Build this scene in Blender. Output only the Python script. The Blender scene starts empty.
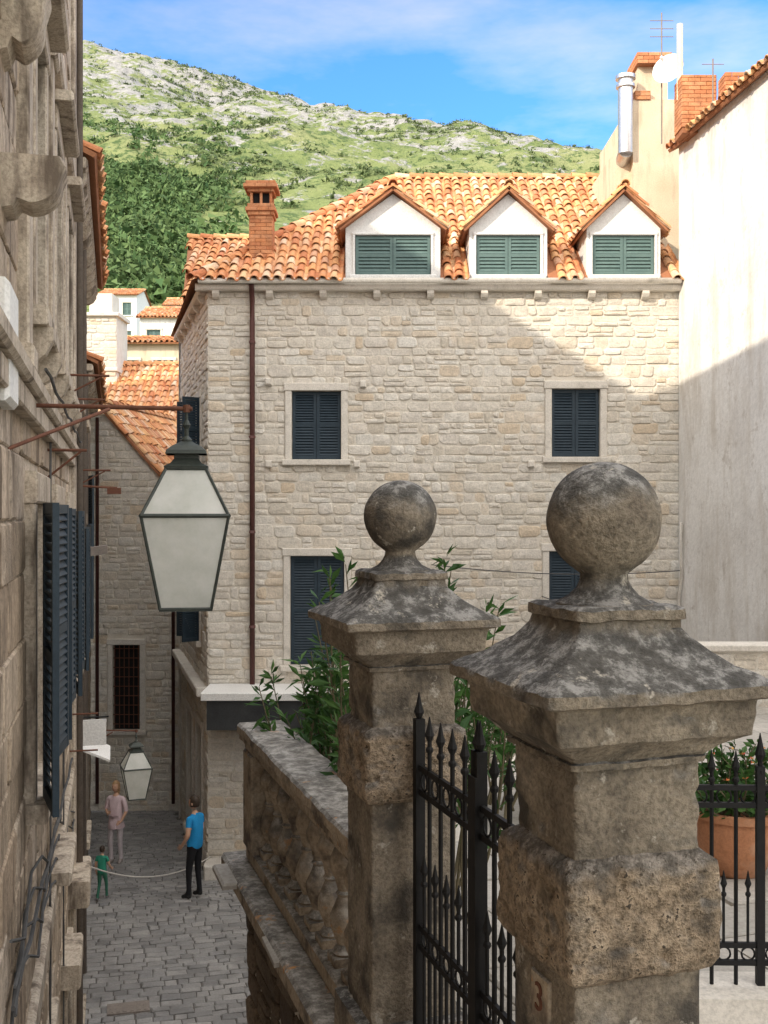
import bpy, math, random
import numpy as np
from mathutils import Vector, Matrix, noise
R = random.Random(7)
SC = bpy.context.scene
V = Vector
Z = V((0, 0, 1))
# ---------------------------------------------------------------- helpers
def link(o, parent=None):
    SC.collection.objects.link(o)
    if parent is not None: o.parent = parent
    return o
def E(name):
    return link(bpy.data.objects.new(name, None))
class Fr:
    def __init__(s, O, U, N): s.O = V(O); s.U = V(U).normalized(); s.N = V(N).normalized()
    def p(s, u, n, z): return s.O + s.U*u + s.N*n + Z*z
class MB:
    def __init__(s): s.v = []; s.f = []
    def add(s, vs, fs):
        o = len(s.v); s.v.extend([tuple(x) for x in vs]); s.f.extend([tuple(i+o for i in q) for q in fs])
    def quad(s, *p): s.add(p, [tuple(range(len(p)))])
    def hexa(s, p): s.add(p, [(0,1,2,3),(7,6,5,4),(0,4,5,1),(1,5,6,2),(2,6,7,3),(3,7,4,0)])
    def box(s, F, u0, u1, n0, n1, z0, z1):
        s.hexa([F.p(u0,n0,z0),F.p(u1,n0,z0),F.p(u1,n1,z0),F.p(u0,n1,z0),F.p(u0,n0,z1),F.p(u1,n0,z1),F.p(u1,n1,z1),F.p(u0,n1,z1)])
    def bbox(s, F, u0, u1, n0, n1, z0, z1, b=.012):
        v=[F.p(u0,n0,z0),F.p(u1,n0,z0),F.p(u1,n0,z1),F.p(u0,n0,z1),
           F.p(u0,n1-b,z0),F.p(u1,n1-b,z0),F.p(u1,n1-b,z1),F.p(u0,n1-b,z1),
           F.p(u0+b,n1,z0+b),F.p(u1-b,n1,z0+b),F.p(u1-b,n1,z1-b),F.p(u0+b,n1,z1-b)]
        s.add(v,[(0,1,2,3),(0,4,5,1),(1,5,6,2),(2,6,7,3),(3,7,4,0),(4,8,9,5),(5,9,10,6),(6,10,11,7),(7,11,8,4),(8,11,10,9)])
    def tube(s, pts, rad, segs=6):
        pts=[V(p) for p in pts]
        if not isinstance(rad,(list,tuple)): rad=[rad]*len(pts)
        vs=[]; fs=[]
        for i,p in enumerate(pts):
            t=(pts[min(i+1,len(pts)-1)]-pts[max(i-1,0)]).normalized()
            a=t.cross(Z)
            if a.length<.05: a=t.cross(V((1,0,0)))
            a.normalize(); b=t.cross(a)
            for k in range(segs):
                th=2*math.pi*k/segs
                vs.append(p+(a*math.cos(th)+b*math.sin(th))*rad[i])
        for i in range(len(pts)-1):
            for k in range(segs):
                k2=(k+1)%segs
                fs.append((i*segs+k,i*segs+k2,(i+1)*segs+k2,(i+1)*segs+k))
        fs.append(tuple(range(segs))); fs.append(tuple((len(pts)-1)*segs+k for k in range(segs)))
        s.add(vs,fs)
    def lathe(s, c, prof, segs=24, jit=0):
        c=V(c); vs=[]; fs=[]
        for (r,z) in prof:
            for k in range(segs):
                th=2*math.pi*k/segs
                p=c+V((r*math.cos(th),r*math.sin(th),z))
                if jit: p+= V((math.cos(th),math.sin(th),0))*noise.noise(p*14)*jit
                vs.append(p)
        for i in range(len(prof)-1):
            for k in range(segs):
                k2=(k+1)%segs
                fs.append((i*segs+k,i*segs+k2,(i+1)*segs+k2,(i+1)*segs+k))
        fs.append(tuple(range(segs))); fs.append(tuple((len(prof)-1)*segs+k for k in range(segs)))
        s.add(vs,fs)
    def sphere(s, c, r, segs=12, rings=8, fn=None):
        c=V(c); vs=[]; fs=[]
        if not isinstance(r,(tuple,list)): r=(r,r,r)
        for i in range(rings+1):
            ph=math.pi*i/rings
            for k in range(segs):
                th=2*math.pi*k/segs
                d=V((math.sin(ph)*math.cos(th),math.sin(ph)*math.sin(th),math.cos(ph)))
                m=fn(d) if fn else 1
                vs.append(c+V((d.x*r[0],d.y*r[1],d.z*r[2]))*m)
        for i in range(rings):
            for k in range(segs):
                k2=(k+1)%segs
                fs.append((i*segs+k,(i+1)*segs+k,(i+1)*segs+k2,i*segs+k2))
        s.add(vs,fs)
    def build(s, name, mat, parent=None, smooth=False, ang=None):
        me=bpy.data.meshes.new(name); me.from_pydata(s.v,[],s.f); me.update()
        if mat: me.materials.append(mat)
        if smooth: me.polygons.foreach_set('use_smooth',[True]*len(me.polygons))
        o=link(bpy.data.objects.new(name,me),parent)
        if smooth and ang:
            try: me.set_sharp_from_angle(angle=math.radians(ang))
            except Exception: pass
        return o
def square_loft(mb, F, prof, cr=.012, seg=7, jit=.003, maxdz=.05, chip=0):
    pr=[prof[0]]
    for a in prof[1:]:
        b=pr[-1]; n=max(1,int(abs(a[0]-b[0])/maxdz))
        for i in range(1,n+1):
            t=i/n; pr.append((b[0]+(a[0]-b[0])*t,b[1]+(a[1]-b[1])*t))
    vs=[];fs=[];ring=None
    for (z,h) in pr:
        pts=[]
        c=min(cr,h*.4)
        cs=[(1,1),(-1,1),(-1,-1),(1,-1)]
        for q in range(4):
            sx,sy=cs[q]
            for k in range(4):
                th=math.pi/2*(q+k/3.0)
                pts.append((sx*(h-c)+c*math.cos(th), sy*(h-c)+c*math.sin(th)))
            nx,ny=cs[(q+1)%4]
            a=pts[-1]
            thb=math.pi/2*(q+1)
            b=(nx*(h-c)+c*math.cos(thb), ny*(h-c)+c*math.sin(thb))
            for k in range(1,seg): pts.append((a[0]+(b[0]-a[0])*k/seg,a[1]+(b[1]-a[1])*k/seg))
        ring=len(pts)
        for (x,y) in pts:
            p=F.p(x,y,z)
            d=noise.noise(p*9)*jit*1.2+noise.noise(p*35)*jit
            if chip: d-=max(0,noise.noise(p*22+V((3,1,4)))-.28)*chip
            l=max(.01,math.hypot(x,y))
            p=p+(F.U*x/l+F.N*y/l)*d+Z*noise.noise(p*20+V((5,5,5)))*jit*.8
            vs.append(p)
    for i in range(len(pr)-1):
        for k in range(ring):
            k2=(k+1)%ring
            fs.append((i*ring+k,i*ring+k2,(i+1)*ring+k2,(i+1)*ring+k))
    fs.append(tuple(range(ring)))
    mb.add(vs,fs)

# ---------------------------------------------------------------- materials
def rgba(c): return (c[0],c[1],c[2],1)
def ramp(nt, fac, stops, interp='LINEAR'):
    n=nt.nodes.new('ShaderNodeValToRGB'); n.color_ramp.interpolation=interp
    el=n.color_ramp.elements
    while len(el)<len(stops): el.new(.5)
    for e,(p,c) in zip(el,stops): e.position=p; e.color=rgba(c)
    nt.links.new(fac,n.inputs[0]); return n.outputs[0]
def noi(nt, vec, scale, detail=2, rough=.6):
    n=nt.nodes.new('ShaderNodeTexNoise'); n.inputs['Scale'].default_value=scale
    n.inputs['Detail'].default_value=detail; n.inputs['Roughness'].default_value=rough
    nt.links.new(vec,n.inputs['Vector']); return n.outputs['Fac']
def mapping(nt, vec, sc):
    m=nt.nodes.new('ShaderNodeMapping'); m.inputs['Scale'].default_value=sc
    nt.links.new(vec,m.inputs['Vector']); return m.outputs[0]
def mix(nt, fac, a, b, mode='MIX'):
    n=nt.nodes.new('ShaderNodeMix'); n.data_type='RGBA'; n.blend_type=mode
    if isinstance(fac,float): n.inputs[0].default_value=fac
    else: nt.links.new(fac,n.inputs[0])
    for i,x in ((6,a),(7,b)):
        if isinstance(x,tuple): n.inputs[i].default_value=rgba(x)
        else: nt.links.new(x,n.inputs[i])
    return n.outputs[2]
def M(name, cols, island=False, s=3., fine=45., finec=.75, stain=None, stain_rng=(.5,.7), stain_sc=(1,1,1), stain_s=1.5,
      spots=None, spot_rng=(.6,.68), spot_s=20., top=None, rough=.9, bump=.35, bdist=.01, metal=0., spec=.3, transl=0., patch=.35, topk=2.2, tops=13, td=5):
    m=bpy.data.materials.new(name); m.use_nodes=True; nt=m.node_tree
    bs=nt.nodes['Principled BSDF']
    tc=nt.nodes.new('ShaderNodeTexCoord').outputs['Object']
    n1=noi(nt,tc,s)
    stops=[(i/(len(cols)-1) if len(cols)>1 else 0,c) for i,c in enumerate(cols)]
    if island:
        g=nt.nodes.new('ShaderNodeNewGeometry').outputs['Random Per Island']
        col=ramp(nt,g,stops)
        pn=ramp(nt,n1,[(.3,(1-patch,)*3),(.7,(1+0,)*3)])
        col=mix(nt,1.,col,pn,'MULTIPLY')
    else:
        stops=[(.25+.5*p,c) for p,c in stops]
        col=ramp(nt,n1,stops)
    if bump or finec<.99:
        n2=noi(nt,tc,fine,3,.7)
        f=ramp(nt,n2,[(.3,(finec,)*3),(.6,(1.,)*3)])
        col=mix(nt,1.,col,f,'MULTIPLY')
    if stain:
        n3=noi(nt,mapping(nt,tc,stain_sc),stain_s,4,.65)
        fr=ramp(nt,n3,[(stain_rng[0],(0,0,0)),(stain_rng[1],(1,1,1))])
        col=mix(nt,fr,col,stain)
    if top:
        g=nt.nodes.new('ShaderNodeNewGeometry').outputs['Normal']
        sp=nt.nodes.new('ShaderNodeSeparateXYZ'); nt.links.new(g,sp.inputs[0])
        ml=nt.nodes.new('ShaderNodeMath'); ml.operation='MULTIPLY_ADD'; nt.links.new(sp.outputs[2],ml.inputs[0]); ml.inputs[1].default_value=.8
        nt.links.new(n1,ml.inputs[2])
        fr=ramp(nt,ml.outputs[0],[(.55,(0,0,0)),(.95,(.92,.92,.92))])
        tcol=ramp(nt,noi(nt,tc,tops,td,.78),[(.38,tuple(x*.5 for x in top)),(.5,top),(.60,tuple(min(1,x*topk) for x in top))])
        col=mix(nt,fr,col,tcol)
    if spots:
        n4=noi(nt,tc,spot_s,4,.75)
        fr=ramp(nt,n4,[(spot_rng[0],(0,0,0)),(spot_rng[1],(1,1,1))])
        col=mix(nt,fr,col,spots)
    nt.links.new(col,bs.inputs['Base Color'])
    bs.inputs['Roughness'].default_value=rough; bs.inputs['Metallic'].default_value=metal
    bs.inputs['Specular IOR Level'].default_value=spec
    if bump:
        b=nt.nodes.new('ShaderNodeBump'); b.inputs['Strength'].default_value=bump; b.inputs['Distance'].default_value=bdist
        nt.links.new(n2,b.inputs['Height']); nt.links.new(b.outputs[0],bs.inputs['Normal'])
    if transl:
        tr=nt.nodes.new('ShaderNodeBsdfTranslucent'); nt.links.new(col,tr.inputs[0])
        mx=nt.nodes.new('ShaderNodeMixShader'); mx.inputs[0].default_value=transl
        out=nt.nodes['Material Output']
        nt.links.new(bs.outputs[0],mx.inputs[1]); nt.links.new(tr.outputs[0],mx.inputs[2]); nt.links.new(mx.outputs[0],out.inputs[0])
    return m
m_lime=M('limestone_rubble',[(.74,.67,.57),(.82,.77,.69),(.69,.62,.52),(.84,.80,.73),(.78,.72,.63),(.81,.75,.66),(.74,.61,.46),(.84,.79,.71),(.77,.71,.63),(.72,.66,.58),(.80,.74,.66)],island=True,s=6.,fine=30,finec=.74,stain=(.64,.50,.35),stain_rng=(.58,.86),stain_s=.9,patch=.20,bump=.7,bdist=.02)
m_mortar=M('lime_mortar',[(.68,.61,.52),(.80,.75,.66)],s=4,fine=60,bump=.5)
m_trim=M('dressed_limestone',[(.66,.61,.54),(.77,.72,.65)],s=5,stain=(.34,.31,.27),stain_rng=(.57,.82),stain_s=4,bump=.3)
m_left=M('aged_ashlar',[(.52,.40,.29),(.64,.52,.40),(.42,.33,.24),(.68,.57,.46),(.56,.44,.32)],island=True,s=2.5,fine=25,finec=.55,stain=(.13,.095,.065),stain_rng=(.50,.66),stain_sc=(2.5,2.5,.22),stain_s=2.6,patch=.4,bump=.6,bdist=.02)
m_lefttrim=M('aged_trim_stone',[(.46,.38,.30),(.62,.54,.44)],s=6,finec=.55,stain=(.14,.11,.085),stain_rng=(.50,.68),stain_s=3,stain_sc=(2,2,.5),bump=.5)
m_pillar=M('weathered_pillar_stone',[(.165,.135,.105),(.28,.235,.18),(.40,.34,.265)],s=5,fine=60,finec=.5,stain=(.07,.062,.053),stain_rng=(.48,.64),stain_s=4.5,spots=(.40,.365,.31),spot_rng=(.61,.69),spot_s=11,top=(.095,.092,.088),bump=.9,bdist=.014,rough=.95,topk=2.9)
m_block=M('pitted_block_stone',[(.25,.185,.125),(.40,.31,.22),(.50,.405,.30)],s=7,fine=38,finec=.28,stain=(.09,.072,.055),stain_rng=(.53,.68),stain_s=6,spots=(.065,.052,.04),spot_rng=(.60,.64),spot_s=38,top=(.14,.125,.11),bump=1.,bdist=.03,rough=.95)
m_balus=M('balustrade_stone',[(.38,.30,.22),(.54,.45,.34)],s=6,finec=.6,stain=(.11,.09,.075),stain_rng=(.48,.66),stain_s=5,spots=(.54,.27,.10),spot_rng=(.62,.74),spot_s=6,top=(.23,.22,.205),bump=.6,rough=.95,topk=1.8)
m_tile=M('clay_roof_tile',[(.66,.27,.12),(.80,.40,.18),(.54,.19,.085),(.84,.54,.30),(.72,.32,.14),(.62,.24,.11),(.86,.64,.45),(.76,.36,.15),(.82,.47,.22)],island=True,s=1.5,fine=20,finec=.7,stain=(.46,.28,.18),stain_rng=(.56,.82),stain_s=3,patch=.22,bump=.3)
m_tilebase=M('roof_underlay',[(.30,.12,.06),(.40,.18,.09)],s=4)
m_white=M('dormer_render',[(.74,.74,.73),(.83,.82,.80)],s=3,stain=(.52,.49,.44),stain_rng=(.6,.85),stain_sc=(3,3,.5))
m_plaster=M('aged_white_plaster',[(.70,.68,.66),(.80,.785,.765),(.84,.83,.82)],s=.9,fine=12,finec=.85,stain=(.52,.475,.42),stain_rng=(.48,.78),stain_sc=(1.6,1.6,.35),stain_s=1.6,spots=(.50,.46,.42),spot_rng=(.58,.74),spot_s=2.5,bump=.4,bdist=.02)
m_cream=M('cream_render',[(.62,.51,.37),(.74,.63,.48)],s=1.6,finec=.8,stain=(.36,.28,.20),stain_rng=(.50,.78),stain_sc=(2,2,.4))
m_shut=M('dark_shutter_paint',[(.018,.034,.050),(.030,.050,.070)],s=6,fine=80,rough=.55,bump=.15,spec=.35)
m_shutg=M('green_shutter_paint',[(.085,.145,.14),(.12,.19,.18)],s=6,fine=80,rough=.55,bump=.15,spec=.4)
m_black=M('black_iron',[(.008,.008,.009),(.014,.013,.013)],s=20,rough=.6,bump=.2,bdist=.002,spec=.25,spots=(.05,.03,.018),spot_rng=(.68,.75),spot_s=60)
m_bronze=M('lantern_bronze',[(.028,.036,.032),(.055,.065,.055)],s=14,rough=.55,bump=.2,bdist=.002,spec=.4)
m_rust=M('rusty_iron',[(.11,.045,.028),(.18,.075,.045)],s=20,rough=.8,bump=.4,bdist=.003)
m_pipe=M('brown_downpipe',[(.085,.034,.030),(.115,.046,.040)],s=8,rough=.5,bump=.1)
m_gpipe=M('grey_downpipe',[(.20,.17,.15),(.28,.24,.21)],s=8,rough=.6,bump=.1)
m_dark=M('dark_void',[(.008,.008,.009),(.014,.013,.012)],s=3,bump=0,finec=1)
m_brick=M('terracotta_brick',[(.64,.27,.12),(.72,.35,.18),(.54,.20,.09)],island=True,s=5,finec=.7,bump=.4,stain=(.30,.16,.10),stain_rng=(.56,.8),stain_s=3)
m_galv=M('galvanised_steel',[(.55,.56,.57),(.68,.69,.70)],s=8,rough=.35,metal=.8,bump=.05)
m_pave=M('paving_stone',[(.25,.245,.245),(.34,.33,.322),(.205,.20,.198),(.40,.385,.372),(.29,.282,.276),(.35,.338,.326)],island=True,s=2,fine=30,finec=.72,stain=(.14,.135,.132),stain_rng=(.48,.75),stain_s=1.2,patch=.2,rough=.5,bump=.3,spec=.45)
m_joint=M('paving_joint',[(.09,.083,.077),(.14,.128,.118)],s=6)
m_terr=M('terrace_slab',[(.46,.43,.385),(.56,.52,.47),(.40,.375,.335)],island=True,s=2,fine=30,patch=.2,bump=.3)
m_leaf=M('oleander_leaf',[(.030,.085,.018),(.055,.14,.03),(.09,.19,.045),(.04,.10,.03)],island=True,s=4,rough=.5,bump=0,finec=1,transl=.3,patch=.3)
m_stem=M('stem_bark',[(.12,.10,.06),(.18,.15,.09)],s=10)
m_pot=M('terracotta_pot',[(.46,.20,.10),(.58,.28,.15)],s=6,finec=.75,stain=(.60,.45,.34),stain_rng=(.55,.8))
m_flower=M('flower_petal',[(.65,.05,.06),(.8,.45,.1)],island=True,bump=0,finec=1)
m_rubble=M('retaining_rubble',[(.22,.165,.12),(.32,.245,.175),(.16,.12,.09),(.28,.21,.145)],island=True,s=3,finec=.5,stain=(.05,.042,.033),stain_rng=(.45,.72),bump=.7,bdist=.02)
m_cable=M('cable_rubber',[(.06,.06,.06),(.11,.11,.11)],s=5,bump=0,finec=1)
m_rope=M('pale_rope',[(.55,.52,.48),(.65,.62,.58)],s=30)
m_awn=M('dark_awning',[(.03,.032,.034),(.05,.052,.054)],s=3,rough=.7)
m_awnw=M('white_awning_cloth',[(.76,.75,.73),(.84,.83,.81)],s=3,rough=.8)
def glass():
    m=bpy.data.materials.new('frosted_lantern_glass'); m.use_nodes=True; nt=m.node_tree
    bs=nt.nodes['Principled BSDF']; tc=nt.nodes.new('ShaderNodeTexCoord').outputs['Object']
    c=ramp(nt,noi(nt,tc,6,4,.7),[(.3,(.74,.76,.70)),(.65,(.93,.93,.89))])
    nt.links.new(c,bs.inputs['Base Color']); bs.inputs['Roughness'].default_value=.3
    tr=nt.nodes.new('ShaderNodeBsdfTranslucent'); nt.links.new(c,tr.inputs[0])
    mx=nt.nodes.new('ShaderNodeMixShader'); mx.inputs[0].default_value=.5
    tp=nt.nodes.new('ShaderNodeBsdfTransparent'); mx2=nt.nodes.new('ShaderNodeMixShader'); mx2.inputs[0].default_value=.16
    nt.links.new(bs.outputs[0],mx.inputs[1]); nt.links.new(tr.outputs[0],mx.inputs[2])
    nt.links.new(mx.outputs[0],mx2.inputs[1]); nt.links.new(tp.outputs[0],mx2.inputs[2])
    nt.links.new(mx2.outputs[0],nt.nodes['Material Output'].inputs[0]); return m
m_glass=glass()

# ---------------------------------------------------------------- building parts
def one_stone(mb,F,a0,a1,b0,b1,d,rub):
    cx=(a0+a1)/2; cz=(b0+b1)/2; w=a1-a0; h=b1-b0
    J=.012*rub+.002; j=lambda a=J: R.uniform(-a,a)
    cm=min(w,h)*(.10+.20*rub)
    out=[]
    for (x,zz,sx,sz_) in ((a0,b0,1,1),(a1,b0,-1,1),(a1,b1,-1,-1),(a0,b1,1,-1)):
        c1=cm*R.uniform(.3,1.2); c2=cm*R.uniform(.3,1.1)
        pa=(x+sx*c1+j(),zz+j(J*.5)); pb=(x+j(J*.5),zz+sz_*c2+j())
        out+= [pb,pa] if (x,zz) in ((a0,b0),(a1,b1)) else [pa,pb]
    i=min(.022,h*.16)
    vs=[F.p(x,-.01,zz) for x,zz in out]+[F.p(x,d*.5,zz) for x,zz in out]
    for x,zz in out:
        l=math.hypot(x-cx,zz-cz)+1e-6; k=1-i/l
        vs.append(F.p(cx+(x-cx)*k,d+j(.004),cz+(zz-cz)*k))
    vs.append(F.p(cx+j(.02),d+R.uniform(.0,.014)*rub,cz+j(.01)))
    fs=[]
    for k in range(8):
        k2=(k+1)%8
        fs+=[(k,k2,8+k2,8+k),(8+k,8+k2,16+k2,16+k),(16+k,16+k2,24)]
    mb.add(vs,fs)
def stones(mb, F, W0, W1, Z0, Z1, holes=(), row=(.12,.25), ln=(.14,.50), gap=.018, dep=(.006,.030), topf=None, quoin=None, rub=1.):
    z=Z0
    while z<Z1-.04:
        h=min(R.uniform(*row),Z1-z); zc=z+h/2
        spans=[(W0,W1)]
        for (a,b,c,d) in holes:
            if c-.02<zc<d+.02:
                ns=[]
                for (s0,s1) in spans:
                    if b<=s0 or a>=s1: ns.append((s0,s1)); continue
                    if a>s0: ns.append((s0,a))
                    if b<s1: ns.append((b,s1))
                spans=ns
        for (s0,s1) in spans:
            u=s0
            while u<s1-.02:
                w=R.uniform(*ln)
                if quoin and u<s0+.01 and s0==W0: w=R.choice(quoin)
                if s1-(u+w)<ln[0]: w=s1-u
                if topf and z+h>topf(u+w/2)+.05: u+=w; continue
                g=gap*R.uniform(.6,1.4)
                a0,a1,b0,b1=u+g/2,u+w-g/2,z+g/2+R.uniform(-.012,.012)*rub,z+h-g/2+R.uniform(-.014,.014)*rub
                if rub>.5 and h>.165 and R.random()<.36 and w>.18:
                    k=R.uniform(.38,.62); m=b0+(b1-b0)*k; n_=R.choice((1,1,2)); 
                    one_stone(mb,F,a0,a1,b0,m-gap*.4,R.uniform(*dep),rub)
                    for q in range(n_): one_stone(mb,F,a0+(a1-a0)*q/n_+(.006 if q else 0),a0+(a1-a0)*(q+1)/n_-.006,m+gap*.4,b1,R.uniform(*dep),rub)
                else: one_stone(mb,F,a0,a1,b0,b1,R.uniform(*dep),rub)
                u+=w
        z+=h
def wallgrid(mb, F, W0, W1, Z0, Z1, holes=(), reveal=.22, thick=0):
    us=sorted(set([W0,W1]+[h[0] for h in holes]+[h[1] for h in holes])); zs=sorted(set([Z0,Z1]+[h[2] for h in holes]+[h[3] for h in holes]))
    for i in range(len(us)-1):
        for k in range(len(zs)-1):
            uc=(us[i]+us[i+1])/2; zc=(zs[k]+zs[k+1])/2
            if any(a<uc<b and c<zc<d for a,b,c,d in holes): continue
            mb.quad(F.p(us[i],0,zs[k]),F.p(us[i+1],0,zs[k]),F.p(us[i+1],0,zs[k+1]),F.p(us[i],0,zs[k+1]))
    for a,b,c,d in holes:
        r=-reveal
        mb.quad(F.p(a,0,c),F.p(a,r,c),F.p(a,r,d),F.p(a,0,d)); mb.quad(F.p(b,0,c),F.p(b,r,c),F.p(b,r,d),F.p(b,0,d))
        mb.quad(F.p(a,0,c),F.p(b,0,c),F.p(b,r,c),F.p(a,r,c)); mb.quad(F.p(a,0,d),F.p(b,0,d),F.p(b,r,d),F.p(a,r,d))
def leaf(mb, F, u0, u1, z0, z1, n, pitch=.05):
    t=.035; s=.055
    mb.box(F,u0,u0+s,n,n+t,z0,z1); mb.box(F,u1-s,u1,n,n+t,z0,z1)
    zm=z0+(z1-z0)*.5
    for (a,b) in ((z0,z0+.07),(zm-.03,zm+.03),(z1-.06,z1)): mb.box(F,u0+s,u1-s,n+.001,n+t-.002,a,b)
    for (a,b) in ((z0+.07,zm-.03),(zm+.03,z1-.06)):
        k=max(1,int((b-a)/pitch)); p=(b-a)/k
        for i in range(k):
            zz=a+p*i
            vs=[F.p(u,nn,z) for nn,z in ((n+.030,zz+.002),(n+.034,zz+.010),(n+.008,zz+p*.95),(n+.003,zz+p*.80)) for u in (u0+s,u1-s)]
            mb.add(vs,[(0,1,3,2),(2,3,5,4),(4,5,7,6),(6,7,1,0)])
def window(F, hole, mt, ms, md, fw=.13, pro=.05, n=-.09, sill=True, closed=True):
    a,b,c,d=hole
    mt.bbox(F,a-fw,a-.001,-.02,pro,c-.001,d+.001); mt.bbox(F,b+.001,b+fw,-.02,pro,c-.001,d+.001)
    mt.bbox(F,a-fw-.02,b+fw+.02,-.02,pro+.012,d+.001,d+fw+.02)
    mt.bbox(F,a-fw-.05,b+fw+.05,-.02,pro+.07,c-.11,c-.001)
    md.box(F,a,b,n-.10,n-.06,c,d)
    if closed:
        m=(a+b)/2
        leaf(ms,F,a+.01,m-.004,c+.012,d-.012,n); leaf(ms,F,m+.004,b-.01,c+.012,d-.012,n)
def inpoly(x,y,P):
    r=False; j=len(P)-1
    for i in range(len(P)):
        if (P[i][1]>y)!=(P[j][1]>y) and x<(P[j][0]-P[i][0])*(y-P[i][1])/(P[j][1]-P[i][1])+P[i][0]: r=not r
        j=i
    return r
def tile_arc(mb, A, B, side, up, r0, r1, segs=7, th=.014, arc=math.pi):
    vs=[];fs=[]
    for (P,r) in ((A,r0),(B,r1)):
        for rr in (r,r-th):
            for k in range(segs+1):
                t=arc*k/segs+(math.pi-arc)/2
                vs.append(P+side*math.cos(t)*rr+up*math.sin(t)*rr)
    n=segs+1
    for k in range(segs):
        fs.append((k,k+1,2*n+k+1,2*n+k)); fs.append((k,n+k,n+k+1,k+1)); fs.append((n+k,3*n+k,3*n+k+1,n+k+1))
    mb.add(vs,fs)
def roof_face(mt, mbase, pts, pitch=.215, row=.33, r=.088, thick=.06, skip=None):
    pts=[V(p) for p in pts]; U=(pts[1]-pts[0]).normalized()
    nrm=U.cross(pts[2]-pts[0]).normalized()
    if nrm.z<0: nrm=-nrm
    Vv=nrm.cross(U).normalized()
    if Vv.z<0: Vv=-Vv
    P=[((p-pts[0]).dot(U),(p-pts[0]).dot(Vv)) for p in pts]
    if mbase is not None:
        lo=[p-nrm*thick for p in pts]; n=len(pts)
        mbase.add(pts+lo,[tuple(range(n)),tuple(range(2*n-1,n-1,-1))]+[(i,(i+1)%n,n+(i+1)%n,n+i) for i in range(n)])
    u0=min(p[0] for p in P); u1=max(p[0] for p in P); v1=max(p[1] for p in P)
    nc=int((u1-u0)/pitch)+1
    for i in range(nc):
        u=u0+(i+.5)*pitch; vv=-.04+R.uniform(-.03,.03)
        while vv<v1:
            c=pts[0]+U*u+Vv*(vv+row*.5)
            if inpoly(u,max(.02,vv+row*.5),P) and not (skip and skip(c)):
                j=R.uniform(-.016,.016); jl=R.uniform(-.03,.03)
                A=pts[0]+U*(u+j)+Vv*(vv+jl)+nrm*(.022+R.uniform(-.006,.014)); B=pts[0]+U*(u+j*.3)+Vv*(vv+jl+row+.06)+nrm*.0
                tile_arc(mt,A,B,U,nrm,r*R.uniform(.93,1.06),r*.82)
                A2=pts[0]+U*(u+pitch/2)+Vv*(vv+jl*.5)+nrm*(.075); B2=pts[0]+U*(u+pitch/2)+Vv*(vv+row+.04)+nrm*.062
                if inpoly(u+pitch/2,max(.02,vv+row*.5),P): tile_arc(mt,A2,B2,U,-nrm,r*.78,r*.70,segs=4)
            vv+=row
def ridge_line(mt, P0, P1, r=.12, ln=.36):
    P0=V(P0);P1=V(P1); d=(P1-P0); L=d.length; d.normalize()
    side=d.cross(Z).normalized(); up=side.cross(d).normalized()
    if up.z<0: up=-up
    n=int(L/ln)+1
    for i in range(n):
        A=P0+d*(i*L/n)+up*(.02+R.uniform(0,.012)); B=P0+d*((i+1)*L/n+.05)
        tile_arc(mt,A,B,side,up,r*R.uniform(.97,1.05),r*.88,segs=8,arc=math.pi*1.05)
def corbels(mb, F, u0, u1, z, step=.95, d=.22, w=.14, h=.16):
    u=u0
    while u<u1:
        pr=[(0,z),(d,z),(d,z-h*.35),(d*.75,z-h*.75),(d*.35,z-h),(0,z-h)]
        vs=[F.p(u,n,zz) for n,zz in pr]+[F.p(u+w,n,zz) for n,zz in pr]; k=len(pr)
        mb.add(vs,[tuple(range(k)),tuple(range(2*k-1,k-1,-1))]+[(i,(i+1)%k,k+(i+1)%k,k+i) for i in range(k)])
        u+=step
def bricks(mb, F, w, dpt, z0, z1, rowh=.075, bl=.22):
    Fs=[(Fr(F.p(0,0,0),F.U,F.N),w),(Fr(F.p(w,0,0),-F.N,F.U),dpt),(Fr(F.p(0,-dpt,0),F.N,-F.U),dpt),(Fr(F.p(w,-dpt,0),-F.U,-F.N),w)]
    for f,W in Fs:
        z=z0;k=0
        while z<z1-.02:
            h=min(rowh,z1-z); u=-(bl/2 if k%2 else 0)
            while u<W:
                a=max(0,u+.004); b=min(W,u+bl-.004)
                if b-a>.02: mb.bbox(f,a,b,-.01,.008+R.uniform(0,.004),z+.003,z+h-.003,.004)
                u+=bl
            z+=h;k+=1

# ================================================================= MAIN STONE HOUSE
H=E('stone_house')
FM=Fr((-3.36,21,0),(1,0,0),(0,-1,0)); WM=9.02
hm=[(1.60,2.54,1.0,2.31),(6.56,7.48,1.05,2.35),(1.57,2.60,-2.92,-.84),(6.51,7.5,-2.8,-.75)]
mw=MB(); ms=MB(); mt=MB(); msh=MB(); md=MB()
wallgrid(mw,FM,0,WM,-7.4,4.3,hm)
hx=[(a-.12,b+.12,c-.10,d+.13) for a,b,c,d in hm]
stones(ms,FM,0.0,WM,-7.2,4.2,hx,quoin=(.32,.5,.42))
for h in hm: window(FM,h,mt,msh,md)
sl=V((-.27,1,0)).normalized()
FSd=Fr((-3.36,21,0),sl,V((-sl.y,sl.x,0)))
LS=6.22
hs=[(1.2,2.0,1.0,2.3),(1.3,2.1,-2.6,-.9),(.9,2.0,-7.0,-4.3),(3.0,4.2,-7.1,-4.4)]
wallgrid(mw,FSd,0,LS,-8.2,4.3,hs)
stones(ms,FSd,0,LS,-7.4,4.2,[(a-.12,b+.12,c-.1,d+.13) for a,b,c,d in hs],ln=(.2,.5))
for h in hs: window(FSd,h,mt,msh,md,closed=h[2]<-4)
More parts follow.
